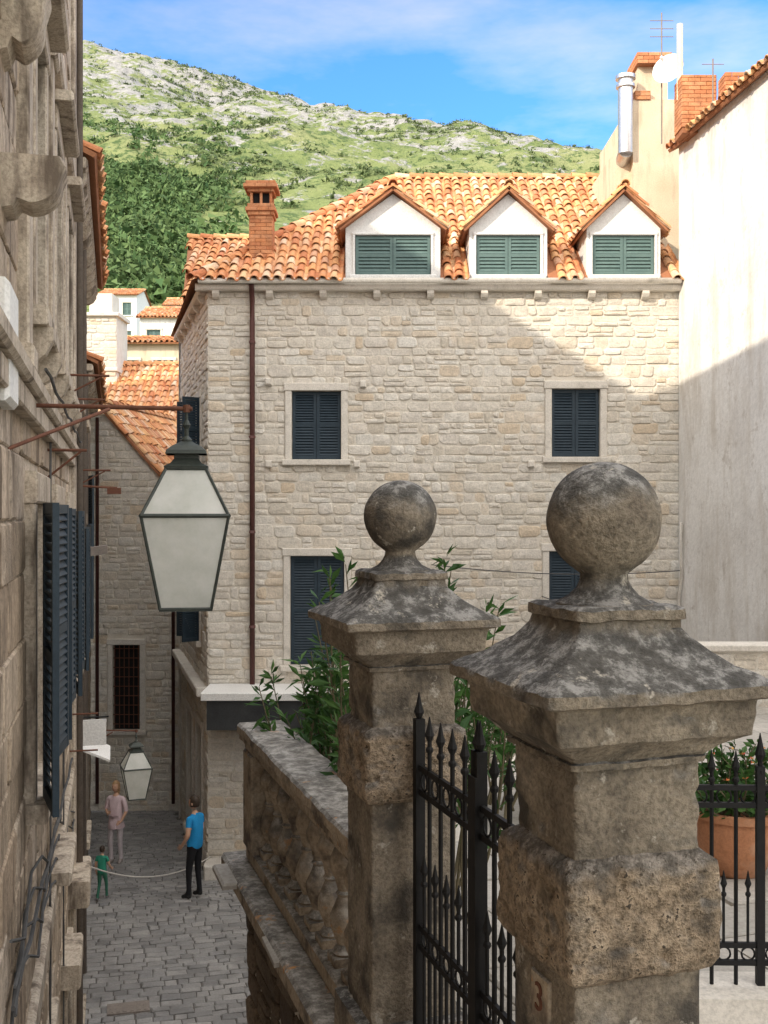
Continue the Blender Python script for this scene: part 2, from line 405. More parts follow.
for (a,b,c,d) in hs[:2]:
    for hu,sg in ((a,-1),(b,1)):
        ang=math.radians(62)
        U=(FSd.U*sg*math.cos(ang)+FSd.N*math.sin(ang)); N=Z.cross(U)
        leaf(msh,Fr(FSd.p(hu,.05,0),U,N),0,.40,c,d,0)
mw.quad((-5.04,27,-8.2),(-3,30,-8.2),(-3,30,4.3),(-5.04,27,4.3)); mw.quad((-3,30,-8.2),(5.66,30,-8.2),(5.66,30,4.3),(-3,30,4.3)); mw.quad((5.66,30,-8.2),(5.66,21,-8.2),(5.66,21,4.3),(5.66,30,4.3))
mw.build('wall_core',m_mortar,H); ms.build('stone_facing',m_lime,H)
mt.bbox(FM,-.22,WM,-.05,.20,4.20,4.335,.03); corbels(mt,FM,.1,WM-.2,4.198,step=1.02,d=.17,w=.13,h=.15)
mt.bbox(FSd,.0,LS,-.05,.18,4.20,4.333,.03); corbels(mt,FSd,.4,LS-.2,4.198,step=1.02,d=.15,w=.13,h=.15)
for u,z in ((1.1,.98),(2.78,.98),(6.1,.98),(7.75,.98),(1.1,2.55),(2.9,2.5)): mt.bbox(FM,u,u+.12,-.02,.12,z-.13,z,.02)
mt.bbox(FSd,.02,LS,-.02,.22,-3.52,-3.36,.02)
mt.build('trim',m_trim,H); msh.build('window_shutters',m_shut,H); md.build('window_recess',m_dark,H)
g=MB(); g.tube([(-3.5,20.72,4.36),(5.6,20.72,4.36)],.055,8)
g.build('gutter',m_trim,H,True)
g=MB(); g.tube([(-2.50,20.75,4.3),(-2.50,20.86,4.0),(-2.50,20.88,3.6),(-2.50,20.88,-3.3)],.050,10)
for z in (3.2,1.4,-.4,-2.2): g.tube([(-2.50,20.88,z),(-2.50,20.88,z+.05)],.062,10)
g.build('downpipe',m_pipe,H,True)
DORM=((.17,.90,.72),(2.36,.74,.61),(4.55,.70,.59))
rt=MB(); rb=MB()
A=(-3.62,20.68,4.36); B=(5.7,20.68,4.36); RR=(5.7,25.5,7.72); RL=(.25,25.5,7.72); Bk=(-5.3,27.3,4.36)
def skd(c):
    return any(abs(c.x-cx)<hw+.06 and c.y<22.0 for cx,hw,_ in DORM)
roof_face(rt,None,[A,B,RR,RL],skip=skd)
kk=(7.72-4.36)/(25.5-20.68); zr=lambda y: 4.36+(y-20.68)*kk
xs_=[-3.62]+sum([[cx-hw,cx+hw] for cx,hw,_ in DORM],[])+[5.7]
for i in range(0,len(xs_),2): 
    x0_,x1_=xs_[i],xs_[i+1]
    if i==0: rb.quad(A,(x1_,20.68,4.36),(x1_,22,zr(22)),(-3.62+1.32*.803,22,zr(22)))
    else: rb.quad((x0_,20.68,4.36),(x1_,20.68,4.36),(x1_,22,zr(22)),(x0_,22,zr(22)))
rb.quad((-3.62+1.32*.803,22,zr(22)),(5.7,22,zr(22)),RR,RL)
rb.quad(A,RL,Bk); rb.quad(Bk,RL,RR,(5.7,30.3,4.36),(-3,30.3,4.36))
ridge_line(rt,RL,RR); ridge_line(rt,A,RL)
roof_face(rt,rb,[(-4.35,23.8,4.62),(-1.6,23.8,4.62),(-1.6,27.3,6.75),(-4.85,27.3,6.75)])
ridge_line(rt,(-4.87,27.3,6.77),(-1.6,27.3,6.77))
mwg=MB(); mwg.quad((-4.30,23.9,4.3),(-4.80,27.3,4.3),(-4.80,27.3,6.7)); mwg.build('wing_gable',m_cream,H)
dw=MB(); dsh=MB(); dd=MB(); dtr=MB()
for (cx,hw,wz) in DORM:
    y=20.90
    FD=Fr((cx,y,0),(1,0,0),(0,-1,0)); z0=4.33; ze=5.42; zp=6.10
    a,b,c,d=-wz,wz,4.50,5.26
    wallgrid(dw,FD,-hw,hw,z0,ze-.02,[(a,b,c,d)],reveal=.1)
    dw.quad(FD.p(-hw,0,ze-.02),FD.p(hw,0,ze-.02),FD.p(0,0,zp-.06))
    for s in (-1,1): dw.quad((cx+s*hw,y,z0),(cx+s*hw,y+3,z0),(cx+s*hw,y+3,ze),(cx+s*hw,y,ze))
    dd.box(FD,a,b,-.12,-.09,c,d)
    leaf(dsh,FD,a+.01,-.004,c+.01,d-.01,-.06,pitch=.06); leaf(dsh,FD,.004,b-.01,c+.01,d-.01,-.06,pitch=.06)
    dtr.bbox(FD,a-.10,b+.10,-.01,.07,c-.08,c,.01); dtr.bbox(FD,a-.06,b+.06,-.01,.035,d,d+.05,.01)
    dtr.bbox(FD,a-.05,a,-.01,.03,c,d,.008); dtr.bbox(FD,b,b+.05,-.01,.03,c,d,.008)
    ov=.12; yb=23.3; k=(zp-ze)/hw
    for s in (-1,1):
        E0=(cx+s*(hw+ov),y-.16,ze-k*ov+.02); E1=(cx+s*(hw+ov),yb-.8,ze-k*ov+.02)
        roof_face(rt,rb,[E0,E1,(cx,yb+.2,zp+.02),(cx,y-.16,zp+.02)],thick=.04,row=.3,r=.07,pitch=.18)
        ridge_line(rt,V(E0)+V((0,.05,.03)),(cx,y-.12,zp+.05),r=.060,ln=.3)
    ridge_line(rt,(cx,y-.20,zp+.06),(cx,yb+.2,zp+.06),r=.09)
dw.build('dormer_walls',m_white,H); dsh.build('dormer_shutters',m_shutg,H); dd.build('dormer_recess',m_dark,H); dtr.build('dormer_trim',m_white,H)
rt.build('roof_tiles',m_tile,H); rb.build('roof_deck',m_tilebase,H)
cb=MB(); cc=MB()
def chimstack(w,z0,z1,oy=21.72):
    f=Fr((-2.41-w/2,oy-w/2,0),(1,0,0),(0,-1,0)); bricks(cb,f,w,w,z0,z1); cc.box(f,.006,w-.006,-w+.006,-.006,z0-.01,z1-.004)
chimstack(.44,4.3,5.80); chimstack(.50,5.80,5.88); chimstack(.57,5.88,5.96); chimstack(.50,5.96,6.03)
chimstack(.50,6.26,6.33); chimstack(.64,6.33,6.41); chimstack(.56,6.41,6.47)
for dx in (-.21,-.02,.17):
    for dy in (-.21,.17):
        f=Fr((-2.41+dx,21.72+dy,0),(1,0,0),(0,-1,0)); cb.bbox(f,0,.05,-.05,0,6.03,6.26,.004)
f=Fr((-2.41-.15,21.72-.15,0),(1,0,0),(0,-1,0)); md2=MB(); md2.box(f,0,.3,-.3,0,6.0,6.27); md2.build('chimney_flue',m_dark,H)
cb.build('chimney_bricks',m_brick,H); cc.build('chimney_core',m_tilebase,H)
cr=MB(); FX=Fr((4.98,22,0),(1,0,0),(0,-1,0))
cr.box(FX,0,.95,-3.4,0,4.2,8.25); cr.box(FX,-.32,.0,-3.3,-.25,4.2,7.3)
cr.box(FX,.12,.72,-.9,-.1,8.25,8.95)
cr.build('upper_block',m_cream,H)
cb=MB(); bricks(cb,Fr((5.06,21.94,0),(1,0,0),(0,-1,0)),.68,.92,8.95,9.18); bricks(cb,Fr((5.02,21.98,0),(1,0,0),(0,-1,0)),.3,.3,8.24,8.42); cb.build('block_chimney_bricks',m_brick,H)
cc=MB(); cc.box(Fr((5.07,21.95,0),(1,0,0),(0,-1,0)),0,.66,-.90,-.0,8.94,9.17)
cc.build('block_chimney_core',m_tilebase,H)
fl=MB(); fl.lathe((4.82,21.95,0),[(.15,7.15),(.15,8.45),(.19,8.46),(.19,8.52),(.15,8.53),(.15,8.62),(.20,8.63),(.20,8.70),(.02,8.76)],20)
fl.tube([(4.82,21.95,7.2),(4.82,22.3,7.1)],.14,12)
fl.build('metal_flue',m_galv,H,True,40)
cn=E('shop_canopy'); c1=MB(); c1.box(FM,.15,3.4,.03,1.1,-3.95,-3.42); c1.build('canopy_body',m_awn,cn)
c1=MB(); c1.bbox(FM,.05,3.5,.03,1.16,-3.41,-3.27,.01); c1.build('canopy_slab',m_awnw,cn)

# ================================================================= WHITE PLASTER HOUSE (right)
PH=E('plaster_house')
ul=V((.115,-1,0)).normalized(); FW=Fr((5.61,20.93,0),ul,(-abs(ul.y),-ul.x,0))
pw=MB(); pw.box(FW,-0.0,22,-7,0,-7.3,6.95)
pw.build('walls',m_plaster,PH)
rt=MB(); rb=MB()
e0=FW.p(-.15,.16,6.93); e1=FW.p(22,.16,6.93); t1=FW.p(22,-3.6,8.9); t0=FW.p(-.15,-3.6,8.9)
roof_face(rt,rb,[e0,e1,t1,t0]); rt.build('roof_tiles',m_tile,PH); rb.build('roof_deck',m_tilebase,PH)
cb=MB(); bricks(cb,Fr((5.42,20.0,0),(1,0,0),(0,-1,0)),.62,.5,7.0,7.95); bricks(cb,Fr((5.9,19.0,0),(1,0,0),(0,-1,0)),.4,.4,7.3,7.6); cb.build('chimney_bricks',m_brick,PH)
cc=MB(); cc.box(Fr((5.43,20.01,0),(1,0,0),(0,-1,0)),0,.60,-.48,0,6.9,7.94); cc.build('chimney_core',m_tilebase,PH)
an=MB(); an.tube([(5.46,20.3,7.6),(5.46,20.3,9.0)],.055,10); an.build('vent_pipe',m_cream,PH,True)
an=MB(); an.tube([(5.2,20.6,6.9),(5.2,20.6,9.35)],.014,6)
for z in (8.9,9.05,9.2): an.tube([(4.98,20.6,z),(5.42,20.6,z)],.008,5)
an.tube([(5.95,19.9,7.3),(5.95,19.9,8.2)],.014,6); an.tube([(5.75,19.9,8.1),(6.15,19.9,8.1)],.008,5)
an.build('antenna',m_gpipe,PH)
ds=MB(); cD=V((5.28,20.45,8.25)); ax=V((-.55,-.8,.25)).normalized(); s1=ax.cross(Z).normalized(); s2=s1.cross(ax)
vs=[cD-ax*.05];fs=[]
for i in range(1,5):
    r=.30*i/4
    for k in range(20):
        th=2*math.pi*k/20; vs.append(cD+s1*r*math.cos(th)+s2*r*math.sin(th)+ax*(r*r*.6-.05))
for k in range(20): fs.append((0,1+k,1+(k+1)%20))
for i in range(3):
    for k in range(20): a=1+i*20; fs.append((a+k,a+20+k,a+20+(k+1)%20,a+(k+1)%20))
ds.add(vs,fs); ds.tube([cD-ax*.05,(5.2,20.6,8.2)],.02,6); ds.tube([cD-s2*.28,cD+ax*.3],.01,5); ds.tube([cD+ax*.28,cD+ax*.36],.03,8)
ds.build('satellite_dish',m_white,PH,True)
g=MB(); g.tube([FW.p(.12,.05,-3),FW.p(.12,.05,-1.6),FW.p(.25,.05,-1.2),FW.p(.25,.05,-.2)],.03,8); g.build('wall_pipe',m_trim,PH,True)

# ================================================================= LEFT ROW
LU=V((-.238,.9713,0)); LN=V((.9713,.238,0)); FL=Fr((-.51,0,0),LU,LN)
def left_house(name,u0,u1,zt,off,holes,shut_holes,roof=True,rowh=(.24,.36)):
    h=E(name); F=Fr(FL.p(0,off,0),LU,LN)
    w=MB(); s=MB(); t=MB(); sh=MB(); d=MB()
    wallgrid(w,F,u0,u1,-8.5,zt,holes)
    w.quad(F.p(u0,0,-8.5),F.p(u0,-6,-8.5),F.p(u0,-6,zt),F.p(u0,0,zt)); w.quad(F.p(u1,0,-8.5),F.p(u1,-6,-8.5),F.p(u1,-6,zt),F.p(u1,0,zt))
    w.quad(F.p(u0,-6,-8.5),F.p(u1,-6,-8.5),F.p(u1,-6,zt),F.p(u0,-6,zt)); 
    if not roof: w.quad(F.p(u0,0,zt),F.p(u1,0,zt),F.p(u1,-6,zt),F.p(u0,-6,zt))
    hx=[(a-.15,b+.15,c-.12,e+.16) for a,b,c,e in holes]
    stones(s,F,u0,u1,-7.8,zt,hx,row=rowh,ln=(.35,.95),gap=.010,dep=(.008,.024),rub=.25)
    for q in holes: window(F,q,t,sh,d,fw=.16,pro=.07,closed=q not in shut_holes,n=-.12)
    for (a,b,c,e) in shut_holes:
        wd=(b-a)/2
        for hu,sg in ((a,-1),(b,1)):
            ang=math.radians(R.uniform(3,8) if sg>0 else R.uniform(6,12))
            U=(LU*sg*math.cos(ang)+LN*math.sin(ang)).normalized(); N=Z.cross(U)
            if N.dot(LN)<0: N=-N
            leaf(sh,Fr(F.p(hu,.095,0),U,N),0.02,wd+.05,c,e,0)
    w.build('wall_core',m_lefttrim,h); s.build('ashlar_facing',m_left,h); t.build('window_surrounds',m_lefttrim,h); sh.build('window_shutters',m_shut,h); d.build('window_recess',m_dark,h)
    if roof:
        rt=MB(); rb=MB(); roof_face(rt,rb,[F.p(u0,.32,zt+.05),F.p(u1,.32,zt+.05),F.p(u1,-3,zt+1.7),F.p(u0,-3,zt+1.7)])
        rb.quad(F.p(u0,-3,zt+1.7),F.p(u1,-3,zt+1.7),F.p(u1,-6,zt),F.p(u0,-6,zt))
        w2=MB(); 
        for uu in (u0+.02,u1-.02): w2.quad(F.p(uu,0,zt),F.p(uu,-6,zt),F.p(uu,-3,zt+1.62))
        w2.build('gable',m_cream,h)
        rt.build('roof_tiles',m_tile,h); rb.build('roof_deck',m_tilebase,h)
        c=MB(); c.bbox(F,u0,u1,-.02,.22,zt-.12,zt,.03); corbels(c,F,u0+.2,u1,zt-.121,step=.6,d=.2,w=.16,h=.2); c.build('cornice',m_lefttrim,h)
    return h,F
shA=[(6.45,7.35,-1.62,.05),(8.7,9.6,-1.66,.03),(10.9,11.8,-1.70,.01)]
hA=shA+[(6.45,7.35,1.15,2.9),(8.7,9.6,1.15,2.9),(10.9,11.8,1.15,2.9),(7.6,8.5,-5.2,-3.9),(10.6,11.6,-6.6,-4.5)]
LA,FA=left_house('palace_house',-5,12.87,9.5,0,hA,shA,roof=False)
shB=[(14.0,14.9,-1.9,-.2),(17.4,18.3,-1.9,-.2)]
LB,FB=left_house('row_house',12.88,20.6,4.05,-.02,shB+[(14.0,14.9,1.4,2.9),(17.4,18.3,1.4,2.9),(14.4,15.3,-6.6,-4.4),(18,18.9,-5.2,-3.9)],shB)
LC,FCc=left_house('row_house',20.61,28.6,2.7,-.10,[(22,22.8,-.9,.7),(25,25.8,-.9,.7),(23,23.9,-7.3,-5.1)],[(22,22.8,-.9,.7)])
t=MB()
t.bbox(FA,-5,12.8,-.02,.12,.62,.72,.02); t.bbox(FA,-5,12.8,-.02,.08,.50,.62,.01); t.bbox(FA,-5,12.8,-.02,.07,-3.0,-2.82,.02); t.bbox(FA,12.45,12.86,-.02,.08,-6.7,9.4,.02)
t.bbox(FA,-5,12.8,-.02,.10,3.45,3.62,.02)
t.bbox(FA,12.3,12.4,-.02,.03,-6.7,9.4,.01)
for u in (5.75,7.95,10.1): t.bbox(FA,u,u+.26,-.02,.075,.73,3.44,.012); t.bbox(FA,u-.04,u+.30,-.02,.11,3.2,3.44,.02); t.bbox(FA,u-.03,u+.29,-.02,.10,.73,.86,.015)
for (a,b,c,e) in hA[3:6]: corbels(t,FA,a-.12,b+.1,c-.111,step=1.02,d=.16,w=.12,h=.2); t.bbox(FA,a-.24,b+.24,-.02,.20,e+.19,e+.27,.02)
t.bbox(FA,5.5,12.8,-.02,.16,-6.9,-6.2,.04)
def console(mb,F,u,w,z,d,h):
    pr=[(0,z),(d,z),(d+.02,z-.04),(d,z-h*.35)]
    for k in range(8):
        th=math.pi*.5*k/7
        pr.append((d*.62+ d*.36*math.cos(th) - d*.1*k/7, z-h*.45-h*.42*math.sin(th)))
    pr+=[(d*.32,z-h*.80),(d*.22,z-h*.95),(0,z-h)]
    vs=[]; n=len(pr)
    for uu in (u,u+.02,u+w-.02,u+w):
        sc=.96 if uu in (u,u+w) else 1
        vs+=[F.p(uu,a*sc+noise.noise(V((a*9,uu*9,b*9)))*.01,b) for a,b in pr]
    fs=[tuple(range(n)),tuple(range(4*n-1,3*n-1,-1))]
    for r in range(3):
        for i in range(n): fs.append((r*n+i,r*n+(i+1)%n,(r+1)*n+(i+1)%n,(r+1)*n+i))
    mb.add(vs,fs)
console(t,FA,4.90,.26,1.56,.27,.24); console(t,FA,4.85,.26,2.32,.20,.34)
t.bbox(FA,3.2,5.3,-.02,.20,2.34,2.46,.03)
t.build('pilasters_and_corbels',m_lefttrim,LA)
t=MB()
t.tube([FA.p(12.6,.12,9),FA.p(12.6,.12,-6.6)],.035,8)
t.tube([FB.p(16.2,.09,4),FB.p(16.2,.09,-6.6)],.04,8); t.tube([FCc.p(20.8,.09,2.6),FCc.p(20.8,.09,-7)],.04,8)
t.build('downpipes',m_gpipe,LA,True)
t=MB()
for (u,z,l) in ((10.3,1.25,.45),(12.0,1.2,.40),(8.2,.45,.3),(13.5,.5,.45)):
    t.tube([FA.p(u,0,z),FA.p(u,l,z)],.012,6); t.tube([FA.p(u,0,z-.22),FA.p(u,l*.85,z-.01)],.009,6)
t.tube([FB.p(15.0,0,.35),FB.p(15.0,.55,.32)],.016,6); t.box(FB,14.85,15.15,.42,.60,.24,.32)
for z in (-2.2,-2.6): t.tube([FA.p(12.3,0,z),FA.p(12.3,.32,z)],.010,6)
t.build('wall_brackets',m_rust,LA)
t=MB(); t.tube([FB.p(15.7,0,-.45),FB.p(15.7,.25,-.5)],.012,6); t.hexa([FB.p(15.55,.12,-.62),FB.p(15.85,.12,-.62),FB.p(15.85,.42,-.58),FB.p(15.55,.42,-.58),FB.p(15.55,.12,-.5),FB.p(15.85,.12,-.5),FB.p(15.85,.42,-.46),FB.p(15.55,.42,-.46)])
t.build('floodlight',m_gpipe,LB)
t=MB()
t.bbox(FA,4.55,4.98,.02,.085,.45,.95,.02)
t.build('sign_panel',m_white,LA)
sg=E('shop_sign'); t=MB(); t.box(Fr(FB.p(13.3,0,0),LN,-LU),.06,.42,-.02,.02,-2.75,-2.45); t.build('board',m_awnw,sg); t=MB(); t.tube([FB.p(13.3,0,-2.42),FB.p(13.3,.45,-2.42)],.010,6); t.build('arm',m_black,sg)
t=MB()
for (u,z,w,d,hh) in ((7.4,-3.98,1.3,.22,.10),(8.6,-2.75,1.1,.18,.10),(11.9,-3.9,.9,.24,.28),(10.2,-4.1,.8,.2,.22)):
    t.bbox(FA,u,u+w,0,d,z-hh,z,.02)
t.build('stone_ledges',m_lefttrim,LA)
t=MB()
for k in range(4):
    z0=-1.9-.12*k
    pts=[FA.p(5.0+i*.5,.05+.02*math.sin(i*1.7+k),z0-.16*i*.5-.10*math.sin(i*1.3+k)) for i in range(16)]
    t.tube(pts,.009,5)
t.tube([FA.p(6+i*.5,.14,.76+.02*math.sin(i*2)) for i in range(14)],.010,5)
t.tube([FA.p(5+i*.5,.06,-.15*i*.2-2.2+.03*math.sin(i*2)) for i in range(15)],.012,5)
t.tube([FA.p(10.2+.02*math.sin(i),.05,-2.0-.28*i) for i in range(14)],.009,5)
t.tube([FA.p(8.1+.02*math.sin(i*2),.05,.6-.28*i) for i in range(20)],.009,5)
t.build('wall_cables',m_cable,LA)
t=MB(); t.bbox(FA,8.2,8.7,.03,.22,-4.9,-4.6); t.build('meter_box',M('brown_box',[(.42,.22,.11),(.50,.28,.15)]),LA)
aw=MB(); z_=-3.05
aw.hexa([FB.p(14.6,.02,z_),FB.p(15.5,.02,z_),FB.p(15.5,.46,z_-.20),FB.p(14.6,.46,z_-.20),FB.p(14.6,.02,z_+.03),FB.p(15.5,.02,z_+.03),FB.p(15.5,.46,z_-.17),FB.p(14.6,.46,z_-.17)]); 
aw.build('door_canopy',m_awnw,LB)

CH=E('unseen_shadow_caster'); c=MB(); FCh=Fr((-13.0+.245*21,0,0),LU,LN); c.box(FCh,-16,27,-9,0,-8,13.3)  # unseen block added on the left to throw the diagonal shadow on the facade
c.build('walls',m_cream,CH)
rb=MB(); rb.hexa([FCh.p(-16,.2,13.3),FCh.p(27,.2,13.3),FCh.p(27,-9.2,13.3),FCh.p(-16,-9.2,13.3),FCh.p(-16,-.4,13.6),FCh.p(27,-.4,13.6),FCh.p(27,-8.6,13.6),FCh.p(-16,-8.6,13.6)]); rb.build('roof',m_tilebase,CH)

# ================================================================= STONE HOUSE at the end of the alley
H2=E('stone_house'); F2=Fr((-7.9,28,0),(1,0,0),(0,-1,0))
topf=lambda u: 2.55 if u<.8 else 2.55-1.137*(u-.8)
w=MB(); s=MB(); t=MB(); sh=MB(); d=MB()
hole=(1.0,1.69,-5.55,-3.38)
wallgrid(w,F2,0,3.4,-8.2,-.45,[hole]); w.quad(F2.p(0,0,-.45),F2.p(3.4,0,-.45),F2.p(.8,0,2.5),F2.p(0,0,2.5))
w.quad(F2.p(0,0,-8.2),F2.p(0,-6,-8.2),F2.p(0,-6,2.5),F2.p(0,0,2.5)); w.quad(F2.p(3.4,0,-8.2),F2.p(3.4,-6,-8.2),F2.p(3.4,-6,-.45),F2.p(3.4,0,-.45))
stones(s,F2,0,3.4,-8,2.5,[(.86,1.83,-5.66,-3.2)],topf=topf,row=(.13,.24))
window(F2,hole,t,sh,d,closed=False)
for k in range(6): 
    x=1.04+k*.12; sh.tube([F2.p(x,-.03,-5.5),F2.p(x,-.03,-3.4)],.012,5)
for k in range(9): sh.tube([F2.p(1.0,-.03,-5.4+k*.24),F2.p(1.69,-.03,-5.4+k*.24)],.012,5)
w.build('wall_core',m_mortar,H2); s.build('stone_facing',m_lime,H2); t.build('window_surround',m_trim,H2); sh.build('window_grille',m_rust,H2); d.build('window_recess',m_dark,H2)
pz=lambda x,y: 2.62-1.137*(x+7.1)+.2*(y-28)
q=[(-4.6,27.85),(-3.74,32.8),(-6.3,33.0),(-7.25,27.85)]
rt=MB(); rb=MB(); roof_face(rt,rb,[(x,y,pz(x,y)) for x,y in q]); ridge_line(rt,(q[3][0],q[3][1],pz(*q[3])+.03),(q[2][0],q[2][1],pz(*q[2])+.03))
rt.build('roof_tiles',m_tile,H2); rb.build('roof_deck',m_tilebase,H2)
g=MB(); g.tube([F2.p(.62,.08,2.4),F2.p(.62,.08,-7.4)],.045,8); g.tube([F2.p(2.55,.08,.3),F2.p(2.55,.08,-7.4)],.045,8); g.build('downpipes',m_pipe,H2,True)

def simple_house(name,x0,x1,y0,y1,zb,ze,zr,mat,wins=3,yaw=0):
    h=E(name); w=MB(); F=Fr((x0,y0,0),(1,0,0),(0,-1,0)); W=x1-x0
    holes=[]
    for k in range(wins):
        u=W*(k+.5)/wins
        for zz in (ze-1.9,ze-4.6): holes.append((u-.4,u+.4,zz,zz+1.2))
    wallgrid(w,F,0,W,zb,ze,holes)
    D=y1-y0
    for u in (0,W):
        w.quad(F.p(u,0,zb),F.p(u,-D,zb),F.p(u,-D,ze),F.p(u,0,ze)); w.quad(F.p(u,0,ze),F.p(u,-D,ze),F.p(u,-D/2,zr))
    w.quad(F.p(0,-D,zb),F.p(W,-D,zb),F.p(W,-D,ze),F.p(0,-D,ze)); w.build('walls',mat,h)
    t=MB(); sh=MB(); d=MB()
    for q in holes: window(F,q,t,sh,d,fw=.1)
    t.build('window_surrounds',m_trim,h); sh.build('shutters',m_shutg,h); d.build('window_recess',m_dark,h)
    rt=MB(); rb=MB()
    roof_face(rt,rb,[(x0-.2,y0-.3,ze),(x1+.2,y0-.3,ze),(x1+.2,(y0+y1)/2,zr),(x0-.2,(y0+y1)/2,zr)])
    rb.quad((x0-.2,(y0+y1)/2,zr),(x1+.2,(y0+y1)/2,zr),(x1+.2,y1+.3,ze),(x0-.2,y1+.3,ze))
    ridge_line(rt,(x0-.2,(y0+y1)/2,zr),(x1+.2,(y0+y1)/2,zr))
    rt.build('roof_tiles',m_tile,h); rb.build('roof_deck',m_tilebase,h)
simple_house('stone_cottage',-8.9,-4.8,34.3,39.8,-8.2,2.7,4.95,m_cream,2)
simple_house('town_house',-12.6,-8.3,45,50,-8.2,6.9,7.5,m_cream,3)
simple_house('town_house',-14.2,-11.0,64,69,-4,11.3,12.3,m_plaster,2)
simple_house('town_house',-27.0,-23.4,104,110,6,20.5,21.6,m_white,2)
simple_house('town_house',-22.4,-19.6,112,117,8,21.0,22.2,m_plaster,2)
T=E('stone_tower'); w=MB(); s=MB(); FT=Fr((-9.9,36,0),(1,0,0),(0,-1,0)); w.box(FT,0,1.15,-1.5,0,-8,6.4); w.box(FT,.2,.95,-1.2,-.2,6.4,7.2)
stones(s,FT,0,1.15,-2,6.35,row=(.2,.3),ln=(.25,.5)); w.build('walls',m_mortar,T); s.build('stone_facing',m_lime,T)
t=MB(); t.bbox(FT,-.1,1.25,-1.5,.12,6.4,6.52,.02); t.bbox(FT,-.06,1.2,-1.5,.08,4.6,4.72,.02); t.build('cornice',m_trim,T)

# ================================================================= GROUND, STREET, STAIRS, TERRACE
def sz(y): return -6.7-max(0,min(y,31)-19)*.1
def gz(x,y):
    if y<31: return sz(y)-.12
    if y<45: return -8.1
    if y<120: return -8.1+28.1*((y-45)/75)
    return 20
def grid(name,xs,ys,fn,mat):
    vs=[];fs=[]
    for y in ys:
        for x in xs: vs.append((x,y,fn(x,y)))
    n=len(xs)
    for j in range(len(ys)-1):
        for i in range(n-1): fs.append((j*n+i,j*n+i+1,(j+1)*n+i+1,(j+1)*n+i))
    me=bpy.data.meshes.new(name); me.from_pydata(vs,[],fs); me.materials.append(mat)
    me.polygons.foreach_set('use_smooth',[True]*len(me.polygons))
    return link(bpy.data.objects.new(name,me))
m_ground=M('ground_earth',[(.14,.17,.07),(.24,.24,.13)],s=.2,fine=3)
grid('ground',[-700,-300,-100,-40,-20,0,20,40,100,300,700],[-300,-60,0,19,25,31,45,70,95,120.5],gz,m_ground)
def ridgeh(x): return 212-.25*x+(.0 if x<0 else .07*x)
def hz(x,y):
    t=(y-120)/480.
    rz=max(60,min(330,ridgeh(x)))
    if t<=1: z=20+(rz-20)*(t**.95)
    else: z=rz-(y-600)*.35
    a=min(1,max(0,t*3))
    p=V((x*.012,y*.012,0))
    z+=a*(noise.fractal(p,1.,2.,5)*10+ abs(noise.noise(V((x*.05,y*.03,3))))*5*min(1,t*1.5)+noise.fractal(V((x*.09,y*.09,7)),1,2,3)*2.2)
    return z
def hillmat():
    m=bpy.data.materials.new('karst_hillside'); m.use_nodes=True; nt=m.node_tree; bs=nt.nodes['Principled BSDF']
    tc=nt.nodes.new('ShaderNodeTexCoord').outputs['Object']
    gr=ramp(nt,noi(nt,tc,.03,5,.7),[(.3,(.135,.175,.065)),(.5,(.20,.235,.095)),(.7,(.28,.285,.145))])
    bushn=noi(nt,tc,.28,5,.8)
    col=mix(nt,ramp(nt,bushn,[(.51,(0,0,0)),(.59,(1,1,1))]),gr,(.075,.115,.045))
    sp=nt.nodes.new('ShaderNodeSeparateXYZ'); nt.links.new(tc,sp.inputs[0])
    rk=noi(nt,mapping(nt,tc,(1,.5,1.6)),.10,7,.8)
    mr=nt.nodes.new('ShaderNodeMapRange'); mr.inputs[1].default_value=50; mr.inputs[2].default_value=190; mr.inputs[3].default_value=-.09; mr.inputs[4].default_value=.03
    nt.links.new(sp.outputs[2],mr.inputs[0])
    ad=nt.nodes.new('ShaderNodeMath'); nt.links.new(rk,ad.inputs[0]); nt.links.new(mr.outputs[0],ad.inputs[1])
    rc=ramp(nt,noi(nt,tc,.3,5,.75),[(.3,(.19,.187,.187)),(.5,(.32,.312,.305)),(.7,(.42,.41,.40))])
    col=mix(nt,ramp(nt,ad.outputs[0],[(.485,(0,0,0)),(.53,(1,1,1))]),col,rc)
    nt.links.new(col,bs.inputs['Base Color']); bs.inputs['Roughness'].default_value=1; bs.inputs['Specular IOR Level'].default_value=.1
    b=nt.nodes.new('ShaderNodeBump'); b.inputs['Strength'].default_value=1.; b.inputs['Distance'].default_value=3.
    nt.links.new(noi(nt,tc,.15,6,.75),b.inputs['Height']); nt.links.new(b.outputs[0],bs.inputs['Normal'])
    return m
xs=list(np.linspace(-700,-240,24))+list(np.linspace(-230,230,190))+list(np.linspace(240,700,24))
grid('hill',xs,list(np.linspace(120,700,200)),hz,hillmat())
def scatter(name,n,area,size,mat,ntri,dens,tall=1.,ts=.11):
    rs=np.random.RandomState(len(name)); vs=[];fs=[];c=0;tries=0
    while c<n and tries<n*40:
        tries+=1
        x=rs.uniform(*area[0]); y=rs.uniform(*area[1])
        if rs.rand()>dens(x,y): continue
        z=hz(x,y); s=rs.uniform(*size); c+=1
        d=rs.normal(size=(ntri,3)); d/=np.linalg.norm(d,axis=1)[:,None]; d*=rs.uniform(.45,1.05,(ntri,1))
        d[:,2]=np.abs(d[:,2])*tall*1.1
        ce=np.array([x,y,z-.1*s])+d*s*.5
        for q in ce:
            tr=q+rs.normal(size=(3,3))*s*ts
            o=len(vs); vs.extend(map(tuple,tr)); fs.append((o,o+1,o+2))
    me=bpy.data.meshes.new(name); me.from_pydata(vs,[],fs); me.materials.append(mat); return link(bpy.data.objects.new(name,me))
